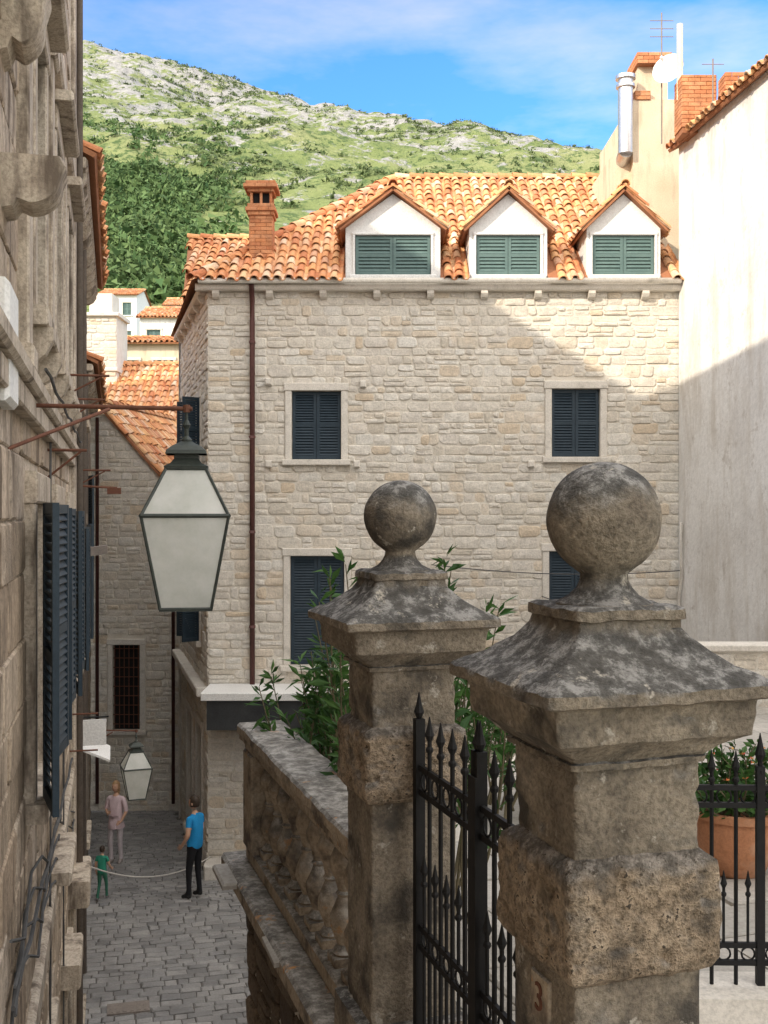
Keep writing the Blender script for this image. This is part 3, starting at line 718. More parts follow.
m_pine=M('pine_foliage',[(.050,.105,.033),(.085,.145,.048),(.12,.18,.065),(.07,.125,.038)],island=True,s=.05,bump=0,finec=1,patch=.3)
m_scrub=M('scrub_foliage',[(.07,.11,.04),(.105,.145,.055),(.14,.175,.07)],island=True,s=.05,bump=0,finec=1,patch=.3)
def dfor(x,y):
    sx=x/y*1100+384
    v=1.0
    if sx>245+ (noise.noise(V((x*.03,y*.03,0)))*70): v*=.04
    if y>255+noise.noise(V((x*.02,1,y*.02)))*70-max(0,(sx-90))*.30: v*=.06
    return v
scatter('pine_forest',3600,((-95,0),(128,330)),(2.0,4.4),m_pine,50,dfor,1.2)
def dscr(x,y):
    if not -.3<x/y<.25: return 0
    return .15+.85*max(0,min(1,noise.noise(V((x*.02,y*.02,9)))*3))
scatter('hillside_scrub',4600,((-190,150),(200,610)),(1.2,3.4),m_scrub,20,dscr,.7,.13)

def pave(mb,F,Vd,u0,u1,v0,v1,zf,inside,row=(.16,.24),ln=(.2,.42),gap=.014,th=.03):
    v=v0
    while v<v1:
        h=R.uniform(*row); u=u0+R.uniform(-.2,0)
        while u<u1:
            w=R.uniform(*ln); 
            c=F.O+F.U*(u+w/2)+Vd*(v+h/2)
            if inside(c.x,c.y):
                g=gap/2; i=.014
                q=[(u+g,v+g),(u+w-g,v+g),(u+w-g,v+h-g),(u+g,v+h-g)]
                dz=R.uniform(-.008,.008); tx=R.uniform(-.008,.008)
                vs=[]
                P=[F.O+F.U*(a+R.uniform(-.008,.008))+Vd*(b+R.uniform(-.008,.008)) for a,b in q]
                cc=sum(P,V((0,0,0)))/4
                for p in P: vs.append(V((p.x,p.y,zf(p.y)-th)))
                for p in P: vs.append(V((p.x,p.y,zf(p.y)-.008+dz)))
                for k,p in enumerate(P):
                    p2=p+(cc-p).normalized()*i*1.4; vs.append(V((p2.x,p2.y,zf(p2.y)+dz+(tx if k in(0,3) else -tx))))
                mb.add(vs,[(0,1,5,4),(1,2,6,5),(2,3,7,6),(3,0,4,7),(4,5,9,8),(5,6,10,9),(6,7,11,10),(7,4,8,11),(8,9,10,11)])
            u+=w
        v+=h
ST=E('street'); p=MB()
wx=lambda y: -.51-.245*y
pave(p,Fr((0,0,0),LN,LU),LU,-9,7,9.5,33,sz,lambda x,y: x>wx(y)-.3 and 11.3<y<30 and x<5.5 and not (y>21 and x>-3.4-.27*(y-21)),row=(.12,.19),ln=(.15,.34))
p.build('paving_stones',m_pave,ST)
p=MB()
for a,b in ((11,19),(19,31)): p.quad((-12,a,sz(a)-.02),(8,a,sz(a)-.02),(8,b,sz(b)-.02),(-12,b,sz(b)-.02))
p.build('joints',m_joint,ST)
mh=MB(); FMh=Fr((-3.45,14.85,0),LN,LU); mh.box(FMh,-.28,.28,-.16,.16,-6.72,-6.683)
for k in range(6): mh.box(FMh,-.25+k*.09,-.20+k*.09,-.13,.13,-6.684,-6.676)
mh.build('drain_grate',m_gpipe,ST)
p=MB()
for k in range(30):
    y=11.6-.38*k; z=-6.7+.165*(k+1)
    x0=wx(y); x1=1.62-.32*y-.15
    FS=Fr((0,y,0),(1,0,0),(0,-1,0)); p.bbox(FS,x0,x1,-.02,.40,z-.3,z,.012)
p.build('stone_steps',m_trim)
kb=MB(); kb.bbox(FM,.0,1.2,.06,.55,-6.95,-6.58,.03); kb.build('door_step',m_trim)
db=V((-.3048,.9524,0)).normalized(); nb=V((.9524,.3048,0)).normalized()
TE=E('terrace'); p=MB(); TZ=-2.45
poly=[(1.95,-1.),(-.96,7.9),(.45,8.35),(2.2,14),(7.2,14),(8.4,-1)]
n=len(poly); vs=[(x,y,TZ-.03) for x,y in poly]+[(x,y,-7) for x,y in poly]
p.add(vs,[tuple(range(n))]+[(i,(i+1)%n,n+(i+1)%n,n+i) for i in range(n)])
p.build('terrace_core',m_mortar,TE)
p=MB(); pave(p,Fr((0,0,0),nb,db),db,-3,9,-3,16,lambda y:TZ,lambda x,y: inpoly(x,y,poly),row=(.4,.5),ln=(.5,.9),gap=.012)
p.build('terrace_slabs',m_terr,TE)
FRt=Fr((1.95,-1,0),V(poly[1]).to_3d()-V(poly[0]).to_3d(),-nb); LR=(V(poly[1])-V(poly[0])).length
p=MB(); stones(p,FRt,0,LR,-6.9,TZ-.12,row=(.16,.28),ln=(.2,.55),dep=(.01,.04)); 
FR2=Fr((poly[1][0],poly[1][1],0),V((poly[2][0]-poly[1][0],poly[2][1]-poly[1][1],0)),V((-.3,.95,0))); stones(p,FR2,0,1.4,-6.9,TZ-.12,row=(.16,.28),ln=(.2,.5))
p.build('retaining_wall',m_rubble,TE)

# ================================================================= BALUSTRADE
BA=E('stone_balustrade')
cB=V((1.62-.32*5.05,5.05,0)); FB_=Fr(cB,db,nb); LBq=2.86
b=MB(); b.bbox(Fr(cB,db,-nb),-3.5,LBq+.16,-.25,.26,-2.55,-2.43,.02); b.bbox(Fr(cB,db,-nb),-3.5,LBq+.08,-.2,.17,-2.68,-2.551,.02)
b.build('ledge',m_balus,BA)
b=MB(); Fs=Fr(FB_.p(0,0,0),db,-nb)
b.bbox(Fs,.0,LBq,-.11,.11,-2.429,-2.33,.012)
pr=[(-.15,-1.60),(-.15,-1.57),(-.165,-1.55),(-.165,-1.50),(-.15,-1.485),(.15,-1.485),(.165,-1.50),(.165,-1.55),(.15,-1.57),(.15,-1.60)]
k=len(pr); segs=60; vs=[];fs=[]
for i in range(segs+1):
    u=-.02+(LBq+.06)*i/segs
    for a,z in pr:
        q=FB_.p(u,a,z); vs.append(q+Z*noise.noise(q*7)*.010+nb*noise.noise(q*12)*.008)
for i in range(segs):
    for j in range(k): fs.append((i*k+j,i*k+(j+1)%k,(i+1)*k+(j+1)%k,(i+1)*k+j))
fs.append(tuple(range(k))); fs.append(tuple(segs*k+j for j in range(k)))
b.add(vs,fs); b.bbox(Fs,0.0,LBq-.01,-.12,.12,-1.66,-1.601,.01)
b.bbox(Fs,LBq-.30,LBq,-.13,.13,-2.33,-1.661,.012)
b.build('rail_and_plinth',m_balus,BA)
b=MB(); nbal=10
for i in range(nbal):
    u=.16+i*(LBq-.52)/(nbal-1); c=FB_.p(u,0,0)
    pr=[(.055,-2.29),(.07,-2.27),(.055,-2.25),(.04,-2.23),(.055,-2.19),(.078,-2.13),(.075,-2.08),(.05,-2.02),(.036,-1.985),(.048,-1.97),(.036,-1.955),(.05,-1.90),(.075,-1.84),(.078,-1.80),(.055,-1.74),(.04,-1.715),(.058,-1.70),(.058,-1.685)]
    b.lathe(c,pr,14,jit=.004)
    f=Fr(c,db,-nb); b.bbox(f,-.075,.075,-.075,.075,-2.331,-2.285,.006); b.bbox(f,-.072,.072,-.072,.072,-1.69,-1.659,.006)
b.build('balusters',m_balus,BA,True,50)

# ================================================================= GATE PILLARS
def pillar(c,num=False):
    P=E('gate_pillar'); F=Fr((c[0],c[1],0),nb,db); k=.955
    b=MB()
    prof=[(-.255,.03),(-.253,.155),(-.262,.172),(-.288,.174),(-.292,.163),(-.315,.168),(-.34,.186),(-.372,.220),(-.405,.268),(-.43,.318),(-.445,.343),(-.452,.352),(-.482,.352),(-.488,.338),(-.494,.312),(-.515,.306),(-.585,.300),(-.592,.285),(-.61,.258),(-.635,.225),(-.648,.210),(-.652,.218),(-.668,.216),(-.672,.197),(-.915,.193)]
    square_loft(b,F,[(z,h*k) for z,h in prof],jit=.006,cr=.014,seg=24,maxdz=.012,chip=.03)
    b.build('capital',m_pillar,P,True,38)
    b=MB(); square_loft(b,F,[(-.90,.10),(-.905,.195*k),(-.915,.215*k),(-.93,.232*k),(-.95,.238*k),(-1.19,.238*k),(-1.21,.230*k),(-1.225,.21*k),(-1.23,.12*k)],jit=.008,cr=.02,maxdz=.010,seg=30,chip=.05)
    b.build('rough_block',m_block,P,True,50)
    b=MB(); square_loft(b,F,[(-1.222,.1),(-1.224,.198*k),(-2.15,.198*k),(-2.16,.25*k),(-2.47,.25*k)],jit=.003)
    b.build('shaft',m_pillar,P,True,38)
    b=MB(); prof=[]
    for i in range(27):
        th=math.pi*i/32; prof.append((max(.001,.16*math.sin(th)),-.02+.16*math.cos(th)))
    prof=[q for q in prof if not(q[1]<-.1 and q[0]<.07)]
    prof+=[(.066,-.172),(.068,-.19),(.078,-.21),(.098,-.232),(.128,-.248),(.142,-.258)]
    b.lathe((c[0],c[1],0),prof,48,jit=.004); b.build('ball_finial',m_pillar,P,True)
    if num:
        fc=F.p(-.198*k,0,0); pl=MB(); FP=Fr(fc,-db,-nb); pl.bbox(FP,-.055,.055,-.01,.010,-1.40,-1.27,.004); pl.build('number_plate',m_balus,P)
        cu=bpy.data.curves.new('digit','FONT'); cu.body='3'; cu.size=.11; cu.align_x='CENTER'; cu.align_y='CENTER'; cu.extrude=.002
        o=link(bpy.data.objects.new('house_number',cu),P); X=-db; Y=Z; N=-nb; pos=F.p(-.198*k-.0125,0,-1.335)
        o.matrix_world=Matrix(((X.x,Y.x,N.x,pos.x),(X.y,Y.y,N.y,pos.y),(X.z,Y.z,N.z,pos.z),(0,0,0,1))); cu.materials.append(m_rust)
    return P
pillar((.072,4.84)); pillar((.616,3.08),True)

# ================================================================= IRON GATE
def spear(b,c,z,s=1.):
    c=V(c); b.lathe(c,[(.009*s,z-.05*s),(.016*s,z-.04*s),(.016*s,z-.03*s),(.009*s,z-.02*s),(.009*s,z),(.020*s,z+.025*s),(.012*s,z+.05*s),(.002,z+.10*s)],8)
G=E('iron_gate')
g0=V((.14,4.60,0)); g1=V((.545,3.32,0)); gd=(g1-g0); GL=gd.length; gd.normalize(); gn=Z.cross(gd)
FG=Fr(g0,gd,gn); b=MB()
half=GL/2
for (a,e) in ((.02,half-.01),(half+.01,GL-.02)):
    for u in (a,e): b.box(FG,u-.02,u+.02,-.02,.02,-2.38,-.86); spear(b,FG.p(u,0,0),-.86,1.1)
    for z in (-1.06,-1.16,-1.72,-1.80,-2.30): b.box(FG,a,e,-.008,.008,z-.012,z+.012)
    k=5
    for i in range(1,k):
        u=a+(e-a)*i/k; b.tube([FG.p(u,0,-2.3),FG.p(u,0,-.93)],.010,6); spear(b,FG.p(u,0,0),-.93,1.)
    for i in range(k):
        u=a+(e-a)*(i+.5)/k
        for zc,r in ((-1.11,.036),(-1.76,.030)):
            b.tube([FG.p(u+r*math.cos(t*math.pi/6),0,zc+r*math.sin(t*math.pi/6)) for t in range(13)],.005,5)
        b.tube([FG.p(u,0,-2.3),FG.p(u,0,-1.80)],.008,6); b.tube([FG.p(u,0,-1.72),FG.p(u,0,-1.50)],.008,6); spear(b,FG.p(u,0,0),-1.50,.9)
b.box(FG,half-.035,half+.035,-.03,-.021,-2.38,-.95)
b.build('gate_leaves',m_black,G)
FE=E('iron_fence'); FF=Fr((1.02,5.05,0),(1,-.03,0),(.03,1,0)); b=MB(); L=3.4
for z in (-1.26,-1.34,-1.98,-2.06): b.box(FF,0,L,-.010,.010,z-.012,z+.012)
i=0;u=.04
while u<L:
    big=(i%6==0)
    if big: b.box(FF,u-.018,u+.018,-.018,.018,-2.2,-1.16); spear(b,FF.p(u,0,0),-1.14,1.3)
    else: b.tube([FF.p(u,0,-2.18),FF.p(u,0,-1.19)],.0095,6); spear(b,FF.p(u,0,0),-1.19,1.)
    um=u+.055
    b.tube([FF.p(um+.034*math.cos(t*math.pi/6),0,-1.30+.034*math.sin(t*math.pi/6)) for t in range(13)],.005,5)
    b.tube([FF.p(um+.030*math.cos(t*math.pi/6),0,-2.02+.030*math.sin(t*math.pi/6)) for t in range(13)],.005,5)
    b.tube([FF.p(um,0,-1.98),FF.p(um,0,-1.72)],.007,5); spear(b,FF.p(um,0,0),-1.72,.8)
    u+=.11; i+=1
b.build('fence_bars',m_black,FE)
b=MB(); b.bbox(FF,-.3,L,-.16,.16,-2.46,-2.16,.02)
b.build('fence_kerb',m_trim,FE)

# ================================================================= LANTERNS
def lantern(name,c,yaw,s,wallpt,diag):
    Lp=E(name); c=V(c); U=V((math.cos(yaw),math.sin(yaw),0)); N=V((-math.sin(yaw),math.cos(yaw),0))
    F=Fr(c,U,N); cs=[(-1,-1),(1,-1),(1,1),(-1,1)]
    z0,z1,z2=-.52*s,-.02*s,.235*s; w0,w1,w2=.135*s,.228*s,.105*s
    b=MB()
    P=lambda k,w,z: F.p(cs[k%4][0]*w,cs[k%4][1]*w,z)
    t=.0085*s
    for k in range(4):
        b.tube([P(k,w0,z0),P(k,w1,z1)],t,6); b.tube([P(k,w1,z1),P(k,w2,z2)],t,6)
        b.tube([P(k,w0,z0),P(k+1,w0,z0)],t*1.1,6); b.tube([P(k,w1,z1),P(k+1,w1,z1)],t*1.5,6); b.tube([P(k,w2,z2),P(k+1,w2,z2)],t*1.3,6)
    square_loft(b,F,[(z0-.012*s,w0+.006),(z0-.004*s,w0+.006)],jit=0)
    for pr in ([(z2-.01*s,w2*1.05),(z2+.012*s,w2*1.12),(z2+.03*s,w2*.8),(z2+.055*s,w2*.62)],[(z2+.055*s,w2*.62),(z2+.085*s,w2*.62)],[(z2+.08*s,w2*1.05),(z2+.10*s,w2*1.0),(z2+.125*s,w2*.70),(z2+.15*s,w2*.28)]):
        square_loft(b,F,pr,jit=0,cr=.004,seg=2)
        b.quad(*[P(k,pr[0][1],pr[0][0]) for k in range(4)])
    b.lathe(c,[(.026*s,z2+.14*s),(.03*s,z2+.16*s),(.012*s,z2+.18*s),(.012*s,z2+.22*s),(.024*s,z2+.24*s),(.008*s,z2+.27*s),(.008*s,z2+.33*s)],10)
    b.build('frame',m_bronze,Lp)
    g=MB(); e=.003*s
    for k in range(4):
        g.quad(P(k,w0-e,z0),P(k+1,w0-e,z0),P(k+1,w1-e,z1),P(k,w1-e,z1)); g.quad(P(k,w1-e,z1),P(k+1,w1-e,z1),P(k+1,w2-e,z2),P(k,w2-e,z2))
    g.quad(*[P(k,w0-e,z0+.004) for k in range(4)])
    g.build('glass_panes',m_glass,Lp)
    g=MB(); g.lathe(c,[(.02*s,.1*s),(.02*s,.0),(.045*s,-.06*s),(.05*s,-.12*s),(.03*s,-.17*s),(.004*s,-.19*s)],12); g.tube([c+Z*z2,c+Z*.1*s],.01*s,6); g.build('bulb',m_white,Lp,True)
    b=MB(); w=V(wallpt); tip=c+Z*(z2+.33*s)
    b.tube([w,tip+ (tip-w).normalized()*.03*s],.012*s,8); b.tube([V(diag[0]),V(diag[1])],.010*s,8)
    b.lathe(tip,[(.02*s,-.02*s),(.02*s,.02*s)],8)
    b.build('wall_bracket',m_rust,Lp)
lantern('street_lamp',(-1.08,6.02,0.0),math.radians(8),1.,(-1.99,6.02,.585),((-1.80,5.25,.30),(-1.50,6.0,.56)))
lantern('street_lamp',(-3.47,15.4,-3.55),math.radians(20),.86,(-4.31,15.5,-3.07),((-4.31,15.45,-3.4),(-3.8,15.4,-3.08)))

def cable(name,a,b,sag,r=.008,mat=m_cable):
    a=V(a);b=V(b); m=MB(); m.tube([a.lerp(b,t/20)-Z*sag*4*(t/20)*(1-t/20) for t in range(21)],r,5); return m.build(name,mat)
cable('overhead_cable',(.9,20.9,-1.0),(5.60,20.7,-1.1),.12,.010)
cable('overhead_cable',(3.0,20.9,-1.6),(6.4,15.5,-2.4),.10,.010)
cable('rope_barrier',(-4.62,17,-5.45),(-3.30,20.9,-6.55),.28,.012,m_rope)
cable('overhead_cable',FA.p(12.2,.1,-1.0),FCc.p(21,.1,-.6),.3,.012)

# ================================================================= PLANTS
def bush(name,stems,leafL=.12,per=26,mat=m_leaf,lw=.22,flowers=0):
    o=E(name); L=MB(); S=MB(); Fl=MB()
    for (base,tip) in stems:
        base=V(base);tip=V(tip); side=V((R.uniform(-1,1),R.uniform(-1,1),0))*.10
        pts=[base.lerp(tip,t/6)+side*math.sin(t/6*math.pi) for t in range(7)]
        S.tube(pts,[.012*(1-t/8) for t in range(7)],5)
        for i in range(per):
            t=R.uniform(.4,1.02)*6; k=min(5,int(t)); p=pts[k].lerp(pts[k+1],t-k)
            d=(V((R.gauss(0,1),R.gauss(0,1),R.gauss(.35,.7)))).normalized(); ax=(tip-base).normalized(); d=(d+ax*.6).normalized()
            l=leafL*R.uniform(.6,1.2); sd=d.cross(V((R.gauss(0,1),R.gauss(0,1),R.gauss(0,1)))).normalized()*l*lw*.5
            up=sd.cross(d).normalized()*l*.05
            mid=p+d*l*.5-Z*l*.04; end=p+d*l-Z*l*.18
            L.add([p,mid+sd+up,end,mid-sd+up,mid],[(0,1,4),(1,2,4),(0,4,3),(4,2,3)])
            if flowers and R.random()<flowers:
                for q in range(5):
                    an=q*1.257; a=V((math.cos(an),math.sin(an),.3))*.02
                    Fl.add([end,end+a+V((0,0,.01)),end+a.cross(Z)*.6+a],[(0,1,2)])
    S.build('stems',m_stem,o); L.build('leaves',mat,o)
    if flowers and Fl.v: Fl.build('petals',m_flower,o)
    return o
st=[]
for i in range(58):
    y=R.uniform(6.5,7.9); lx=1.62-.32*y
    b0=(lx+R.uniform(.25,.9),y,-2.4); st.append((b0,(max(lx+R.uniform(-.08,.3),b0[0]+R.uniform(-.5,.2)),y+R.uniform(-.2,.2),R.uniform(-1.42,-.98))))
bush('oleander_bush',st,per=36,leafL=.13,lw=.25)
st=[]
for i in range(40):
    b0=(R.uniform(-.15,.5),R.uniform(6.0,7.2),-2.4); st.append((b0,(b0[0]+R.uniform(-.3,.35),b0[1]+R.uniform(-.3,.3),R.uniform(-1.15,-.68))))
st+=[((-.1,6.3,-2.4),(-.30,6.2,-.42)),((-.1,6.4,-2.4),(-.22,6.3,-.30)),((.1,6.5,-2.4),(-.40,6.4,-.62)),((.3,6.4,-2.4),(.38,6.2,-.32)),((.4,6.4,-2.4),(.66,6.3,-.55)),((.3,6.4,-2.4),(.30,6.5,-.35)),((-.1,6.2,-2.4),(-.36,6.1,-.5)),((-.1,6.2,-2.4),(-.30,6.1,-.36)),((.3,6.2,-2.4),(.58,6.1,-.5)),((.3,6.2,-2.4),(.34,6.1,-.28))]
bush('oleander_bush',st,per=40,leafL=.135,lw=.25)
st=[]
for i in range(50):
    b0=(R.uniform(.55,1.7),R.uniform(8.2,9.6),-2.4); st.append((b0,(b0[0]+R.uniform(-.3,.3),b0[1]+R.uniform(-.3,.3),R.uniform(-1.9,-1.3))))
bush('garden_shrub',st,per=34)
def pot(c,r,h):
    P=E('flower_pot'); b=MB(); b.lathe(c,[(r*.62,0),(r*.70,.02),(r*.92,h*.35),(r*1.0,h*.7),(r*.97,h*.86),(r*1.10,h*.88),(r*1.12,h),(r*.98,h),(r*.94,h*.9),(.01,h*.88)],28); b.build('pot_body',m_pot,P,True,35)
    return P
pot((2.40,7.5,-2.45),.27,.44); pot((3.25,7.9,-2.45),.24,.42)
for (cx,cy,n) in ((2.40,7.5,44),(3.25,7.9,30)):
    st=[((cx+R.uniform(-.15,.15),cy+R.uniform(-.15,.15),-2.1),(cx+R.uniform(-.38,.38),cy+R.uniform(-.35,.35),R.uniform(-1.95,-1.60))) for _ in range(n)]
    bush('potted_plant',st,leafL=.085,per=30,lw=.42,flowers=.04)
gw=E('garden_wall'); w=MB(); s=MB(); FGw=Fr((2.35,13.8,0),(1,0,0),(0,-1,0)); w.box(FGw,0,4.6,-.25,0,-2.45,-1.75); stones(s,FGw,0,4.6,-2.44,-1.78,row=(.15,.25)); w.build('core',m_mortar,gw); s.build('stone_facing',m_lime,gw)
t=MB(); t.bbox(FGw,-.05,4.65,-.3,.06,-1.75,-1.66,.015); t.build('coping',m_trim,gw)

# ================================================================= PEOPLE
m_skin=M('skin',[(.52,.30,.20),(.60,.37,.26)],s=8,bump=0,rough=.6,finec=1)
m_hair=M('dark_hair',[(.03,.02,.015),(.06,.04,.025)],s=40,rough=.5)
m_hair2=M('fair_hair',[(.32,.19,.09),(.42,.27,.14)],s=40,rough=.5)
m_eye=M('eye_dark',[(.02,.02,.02),(.03,.03,.03)],bump=0,finec=1); m_lip=M('lips',[(.42,.15,.13),(.46,.18,.15)],bump=0,finec=1)
def cloth(n,c): return M(n,[tuple(x*.85 for x in c),c],s=12,fine=120,bump=.5,bdist=.01)
def human(name,loc,yaw,Ht,J,top,pants,shoe,hair,longhair=False,headyaw=0,loose=1.,sleeve=.5,skirt=None):
    root=E(name)
    j={'pel':(0,0,.95),'sp':(0,.0,1.12),'ch':(0,.01,1.32),'nb':(0,-.005,1.455),'nk':(0,.01,1.545)}
    for s,a in ((1,'r'),(-1,'l')):
        j.update({'sh'+a:(s*.165,0,1.42),'el'+a:(s*.215,-.02,1.14),'wr'+a:(s*.23,.06,.89),'hd'+a:(s*.225,.09,.83),
                  'hp'+a:(s*.09,0,.90),'kn'+a:(s*.10,.02,.50),'an'+a:(s*.105,-.02,.09),'to'+a:(s*.12,.13,.035),'he'+a:(s*.105,-.06,.04)})
    j.update(J); j={k:V(v) for k,v in j.items()}
    for a in 'rl': j['sl'+a]=j['sh'+a].lerp(j['el'+a],sleeve)
    rad={'pel':.125*loose,'sp':.115*loose,'ch':.130,'nb':.07,'nk':.052}
    for a in 'rl': rad.update({'sh'+a:.062,'sl'+a:.052,'el'+a:.040,'wr'+a:.027,'hd'+a:.030,'hp'+a:.088,'kn'+a:.058,'an'+a:.042,'to'+a:.034,'he'+a:.036})
    bones=[('pel','sp','T'),('sp','ch','T'),('ch','nb','T'),('nb','nk','S')]
    for a in 'rl': bones+=[('ch','sh'+a,'T'),('sh'+a,'sl'+a,'T'),('sl'+a,'el'+a,'S'),('el'+a,'wr'+a,'S'),('wr'+a,'hd'+a,'S'),('pel','hp'+a,'P'),('hp'+a,'kn'+a,'P'),('kn'+a,'an'+a,'P'),('an'+a,'to'+a,'H'),('an'+a,'he'+a,'H')]
    keys=list(j.keys()); idx={k:i for i,k in enumerate(keys)}
    me=bpy.data.meshes.new('b'); me.from_pydata([j[k] for k in keys],[(idx[a],idx[b]) for a,b,_ in bones],[])
    ob=link(bpy.data.objects.new('b',me)); ob.modifiers.new('s','SKIN'); 
    sk=me.skin_vertices[0].data
    for k in keys: sk[idx[k]].radius=(rad[k],rad[k]); sk[idx[k]].use_root=(k=='pel')
    ss=ob.modifiers.new('ss','SUBSURF'); ss.levels=2; ss.render_levels=2
    dg=bpy.context.evaluated_depsgraph_get(); m2=bpy.data.meshes.new_from_object(ob.evaluated_get(dg)); bpy.data.objects.remove(ob)
    m2.materials.clear()
    order='TSPH'; 
    for m in (top,m_skin,pants,shoe): m2.materials.append(m)
    for p in m2.polygons:
        c=p.center; best=None;bd=1e9
        for a,b,l in bones:
            A,B=j[a],j[b]; t=max(0,min(1,(c-A).dot(B-A)/(B-A).length_squared)); r=rad[a]+(rad[b]-rad[a])*t
            d=((c-(A+(B-A)*t)).length-r*.9)
            if d<bd: bd=d;best=l
        if best=='T' and c.z<.90 and abs(c.x)<.16: best='P'
        if best=='P' and c.z>.93: best='T'
        p.material_index=order.index(best); p.use_smooth=True
    S=Ht/1.76; MT=Matrix.Translation(V(loc))@Matrix.Rotation(yaw,4,'Z')@Matrix.Scale(S,4)
    def fin(mb,nm,mat,X=Matrix()):
        o=mb.build(nm,mat,root,True); o.data.transform(MT@X); return o
    m2.transform(MT); body=link(bpy.data.objects.new('body',m2),root)
    hc=j['nk']+V((0,.018,.115)); HX=Matrix.Translation(hc)@Matrix.Rotation(headyaw,4,'Z')
    def hf(d):
        m=1.
        if d.z<-.2: m-= .16*(-d.z-.2)*(1.3 if d.y<0 else .6)
        if d.y>.85 and abs(d.x)<.22: m+=.13*max(0,1-abs(d.z+.12)/.22)*(1-abs(d.x)/.22)
        if d.y>.6 and abs(abs(d.x)-.35)<.2 and abs(d.z-.08)<.14: m-=.035
        if d.y>.6 and d.z<-.65: m+=.05
        return m
    h=MB(); h.sphere((0,0,0),(.076,.094,.118),28,22,hf); 
    for s in (1,-1): h.sphere((s*.077,-.008,-.005),(.012,.022,.032),8,6)
    fin(h,'head',m_skin,HX)
    e=MB(); 
    for s in (1,-1): e.sphere((s*.030,.080,.012),(.012,.008,.007),8,6)
    fin(e,'eyes',m_eye,HX); e=MB(); e.sphere((0,.083,-.052),(.024,.008,.007),8,6); fin(e,'mouth',m_lip,HX)
    hr=MB()
    hr.sphere((0,-.012,.012),(.086,.102,.124),28,20,lambda d:1+noise.noise(d*6)*.05)
    keep=[f for f in hr.f if not (lambda c: c.y>.035 and c.z<.075 or c.z<-.055)(sum((V(hr.v[i]) for i in f),V((0,0,0)))/4)]
    hr.f=keep
    if longhair:
        hr.sphere((0,-.06,-.06),(.075,.05,.16),14,12,lambda d:1+noise.noise(d*5)*.1)
    fin(hr,'hair',hair,HX)
    hb=MB()
    for s,a in ((1,'r'),(-1,'l')):
        w=j['wr'+a]; d=(j['hd'+a]-w).normalized(); sd=d.cross(V((s,0,.01))).normalized()
        if sd.y<0: sd=-sd
        pn=d.cross(sd)
        base=w+d*.055
        for i,l in enumerate((.070,.080,.075,.060)):
            o=base+sd*(.028-.019*i); 
            hb.tube([o-d*.02,o+d*l*.45,o+d*l*.8+pn*.012*s,o+d*l+pn*.024*s],[.0095,.009,.008,.006],6)
        o=w+d*.02+sd*.022; hb.tube([o,o+d*.03+sd*.025,o+d*.062+sd*.032],[.011,.010,.007],6)
    fin(hb,'fingers',m_skin)
    if skirt:
        sb=MB(); sb.lathe((0,0,0),[(.135,1.05),(.15,.95),(.165,.86),(.175,.78),(.172,.775),(.15,.86),(.12,.98)],18,jit=.03); fin(sb,'tunic_hem',top)
    return root
human('man',(-3.28,19.1,sz(19.1)),math.radians(62),1.76,{'elr':(.235,.03,1.15),'wrr':(.16,.22,1.02),'hdr':(.12,.27,1.0),'ell':(-.24,-.03,1.14),'wrl':(-.20,.14,.93),'hdl':(-.17,.19,.90),'knl':(-.11,.05,.50),'anl':(-.12,.04,.09),'tol':(-.13,.19,.035),'hel':(-.12,0,.04)},
      cloth('blue_shirt',(.02,.29,.64)),cloth('black_trousers',(.015,.015,.018)),cloth('dark_shoes',(.03,.03,.03)),m_hair,headyaw=math.radians(10),loose=1.12)
human('woman',(-5.33,21.9,sz(21.9)),math.radians(165),1.62,{'elr':(.24,.0,1.15),'wrr':(.12,.17,1.12),'hdr':(.07,.21,1.14),'ell':(-.24,.0,1.14),'wrl':(-.19,.14,.95),'hdl':(-.16,.19,.93),'knr':(.10,.08,.50),'anr':(.10,.03,.09)},
      cloth('pink_blouse',(.80,.62,.65)),cloth('grey_leggings',(.60,.53,.55)),cloth('pale_shoes',(.4,.35,.33)),m_hair2,longhair=True,loose=1.08,sleeve=.9,skirt=True)
human('child',(-4.87,19.0,sz(19.0)),math.radians(-10),.92,{'elr':(.23,.06,1.15),'wrr':(.22,.22,1.0),'hdr':(.22,.27,.98),'knr':(.10,.12,.52),'anr':(.10,.14,.10),'tor':(.12,.28,.035),'her':(.105,.09,.04),'anl':(-.105,-.14,.09),'tol':(-.12,-.01,.035),'hel':(-.105,-.20,.05)},
      cloth('green_shirt',(.04,.30,.20)),cloth('green_shorts',(.05,.18,.12)),cloth('child_shoes',(.2,.2,.2)),m_hair,sleeve=.5)

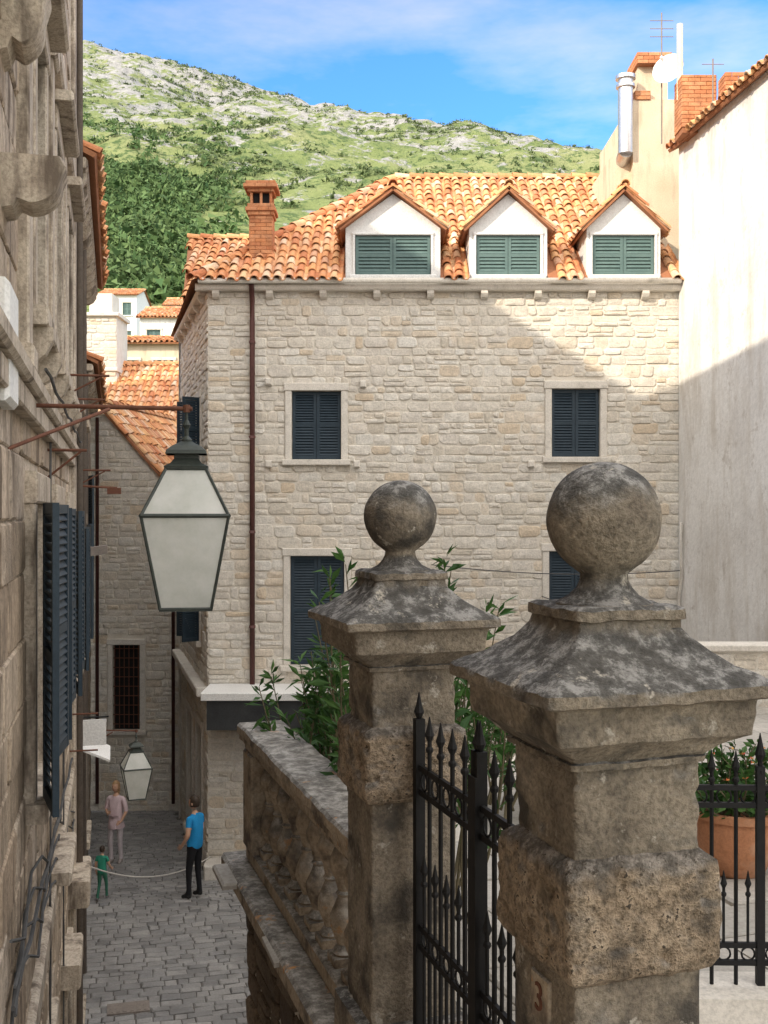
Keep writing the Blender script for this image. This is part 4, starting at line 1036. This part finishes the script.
# ================================================================= LIGHT / WORLD / CAMERA
sd=V((-.65,-.60,.50)).normalized(); el=math.asin(sd.z); rot=math.atan2(sd.x,sd.y)
W=bpy.data.worlds.new('World'); SC.world=W; W.use_nodes=True; nt=W.node_tree
bg=nt.nodes['Background']; sky=nt.nodes.new('ShaderNodeTexSky'); sky.sky_type='NISHITA'; sky.sun_disc=False
sky.sun_elevation=el; sky.sun_rotation=rot; sky.air_density=1.; sky.dust_density=.1; sky.ozone_density=2.
tc=nt.nodes.new('ShaderNodeTexCoord').outputs['Generated']
skc=mix(nt,1.,sky.outputs[0],(.78,1.50,2.25),'MULTIPLY')
bw=nt.nodes.new('ShaderNodeRGBToBW'); nt.links.new(skc,bw.inputs[0])
ml=nt.nodes.new('ShaderNodeMath'); ml.operation='MULTIPLY'; ml.inputs[1].default_value=1.9; nt.links.new(bw.outputs[0],ml.inputs[0])
cn_=noi(nt,mapping(nt,tc,(1.2,1.2,4.)),1.7,7,.6)
cf=ramp(nt,cn_,[(.48,(0,0,0)),(.74,(.75,.75,.75))])
cl=mix(nt,cf,skc,ml.outputs[0])
# bright fill added to the unseen sky overhead and behind, lifts the shade
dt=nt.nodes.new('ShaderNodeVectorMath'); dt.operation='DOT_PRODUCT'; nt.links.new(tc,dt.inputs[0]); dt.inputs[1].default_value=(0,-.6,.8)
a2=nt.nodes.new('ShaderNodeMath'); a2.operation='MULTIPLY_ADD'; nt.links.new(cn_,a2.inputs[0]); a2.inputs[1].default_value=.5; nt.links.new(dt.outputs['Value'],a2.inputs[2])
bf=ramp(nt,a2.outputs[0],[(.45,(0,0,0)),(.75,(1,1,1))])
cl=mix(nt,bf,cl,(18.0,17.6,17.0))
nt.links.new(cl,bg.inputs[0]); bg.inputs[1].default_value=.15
sun=bpy.data.lights.new('sun','SUN'); sun.energy=5.0; sun.angle=math.radians(.5); sun.color=(1,.89,.72)
so=link(bpy.data.objects.new('sun',sun)); so.rotation_euler=sd.to_track_quat('Z','Y').to_euler(); so.location=(-30,-20,40)
cam=bpy.data.cameras.new('camera'); co=link(bpy.data.objects.new('camera',cam)); cam.sensor_fit='VERTICAL'; cam.sensor_height=36; cam.sensor_width=27
cam.lens=36*1100/1024; cam.clip_start=.05; cam.clip_end=3000; co.location=(0,0,0); co.rotation_euler=(math.radians(90),0,0); SC.camera=co
SC.view_settings.view_transform='Standard'; SC.view_settings.look='None'; SC.view_settings.exposure=0
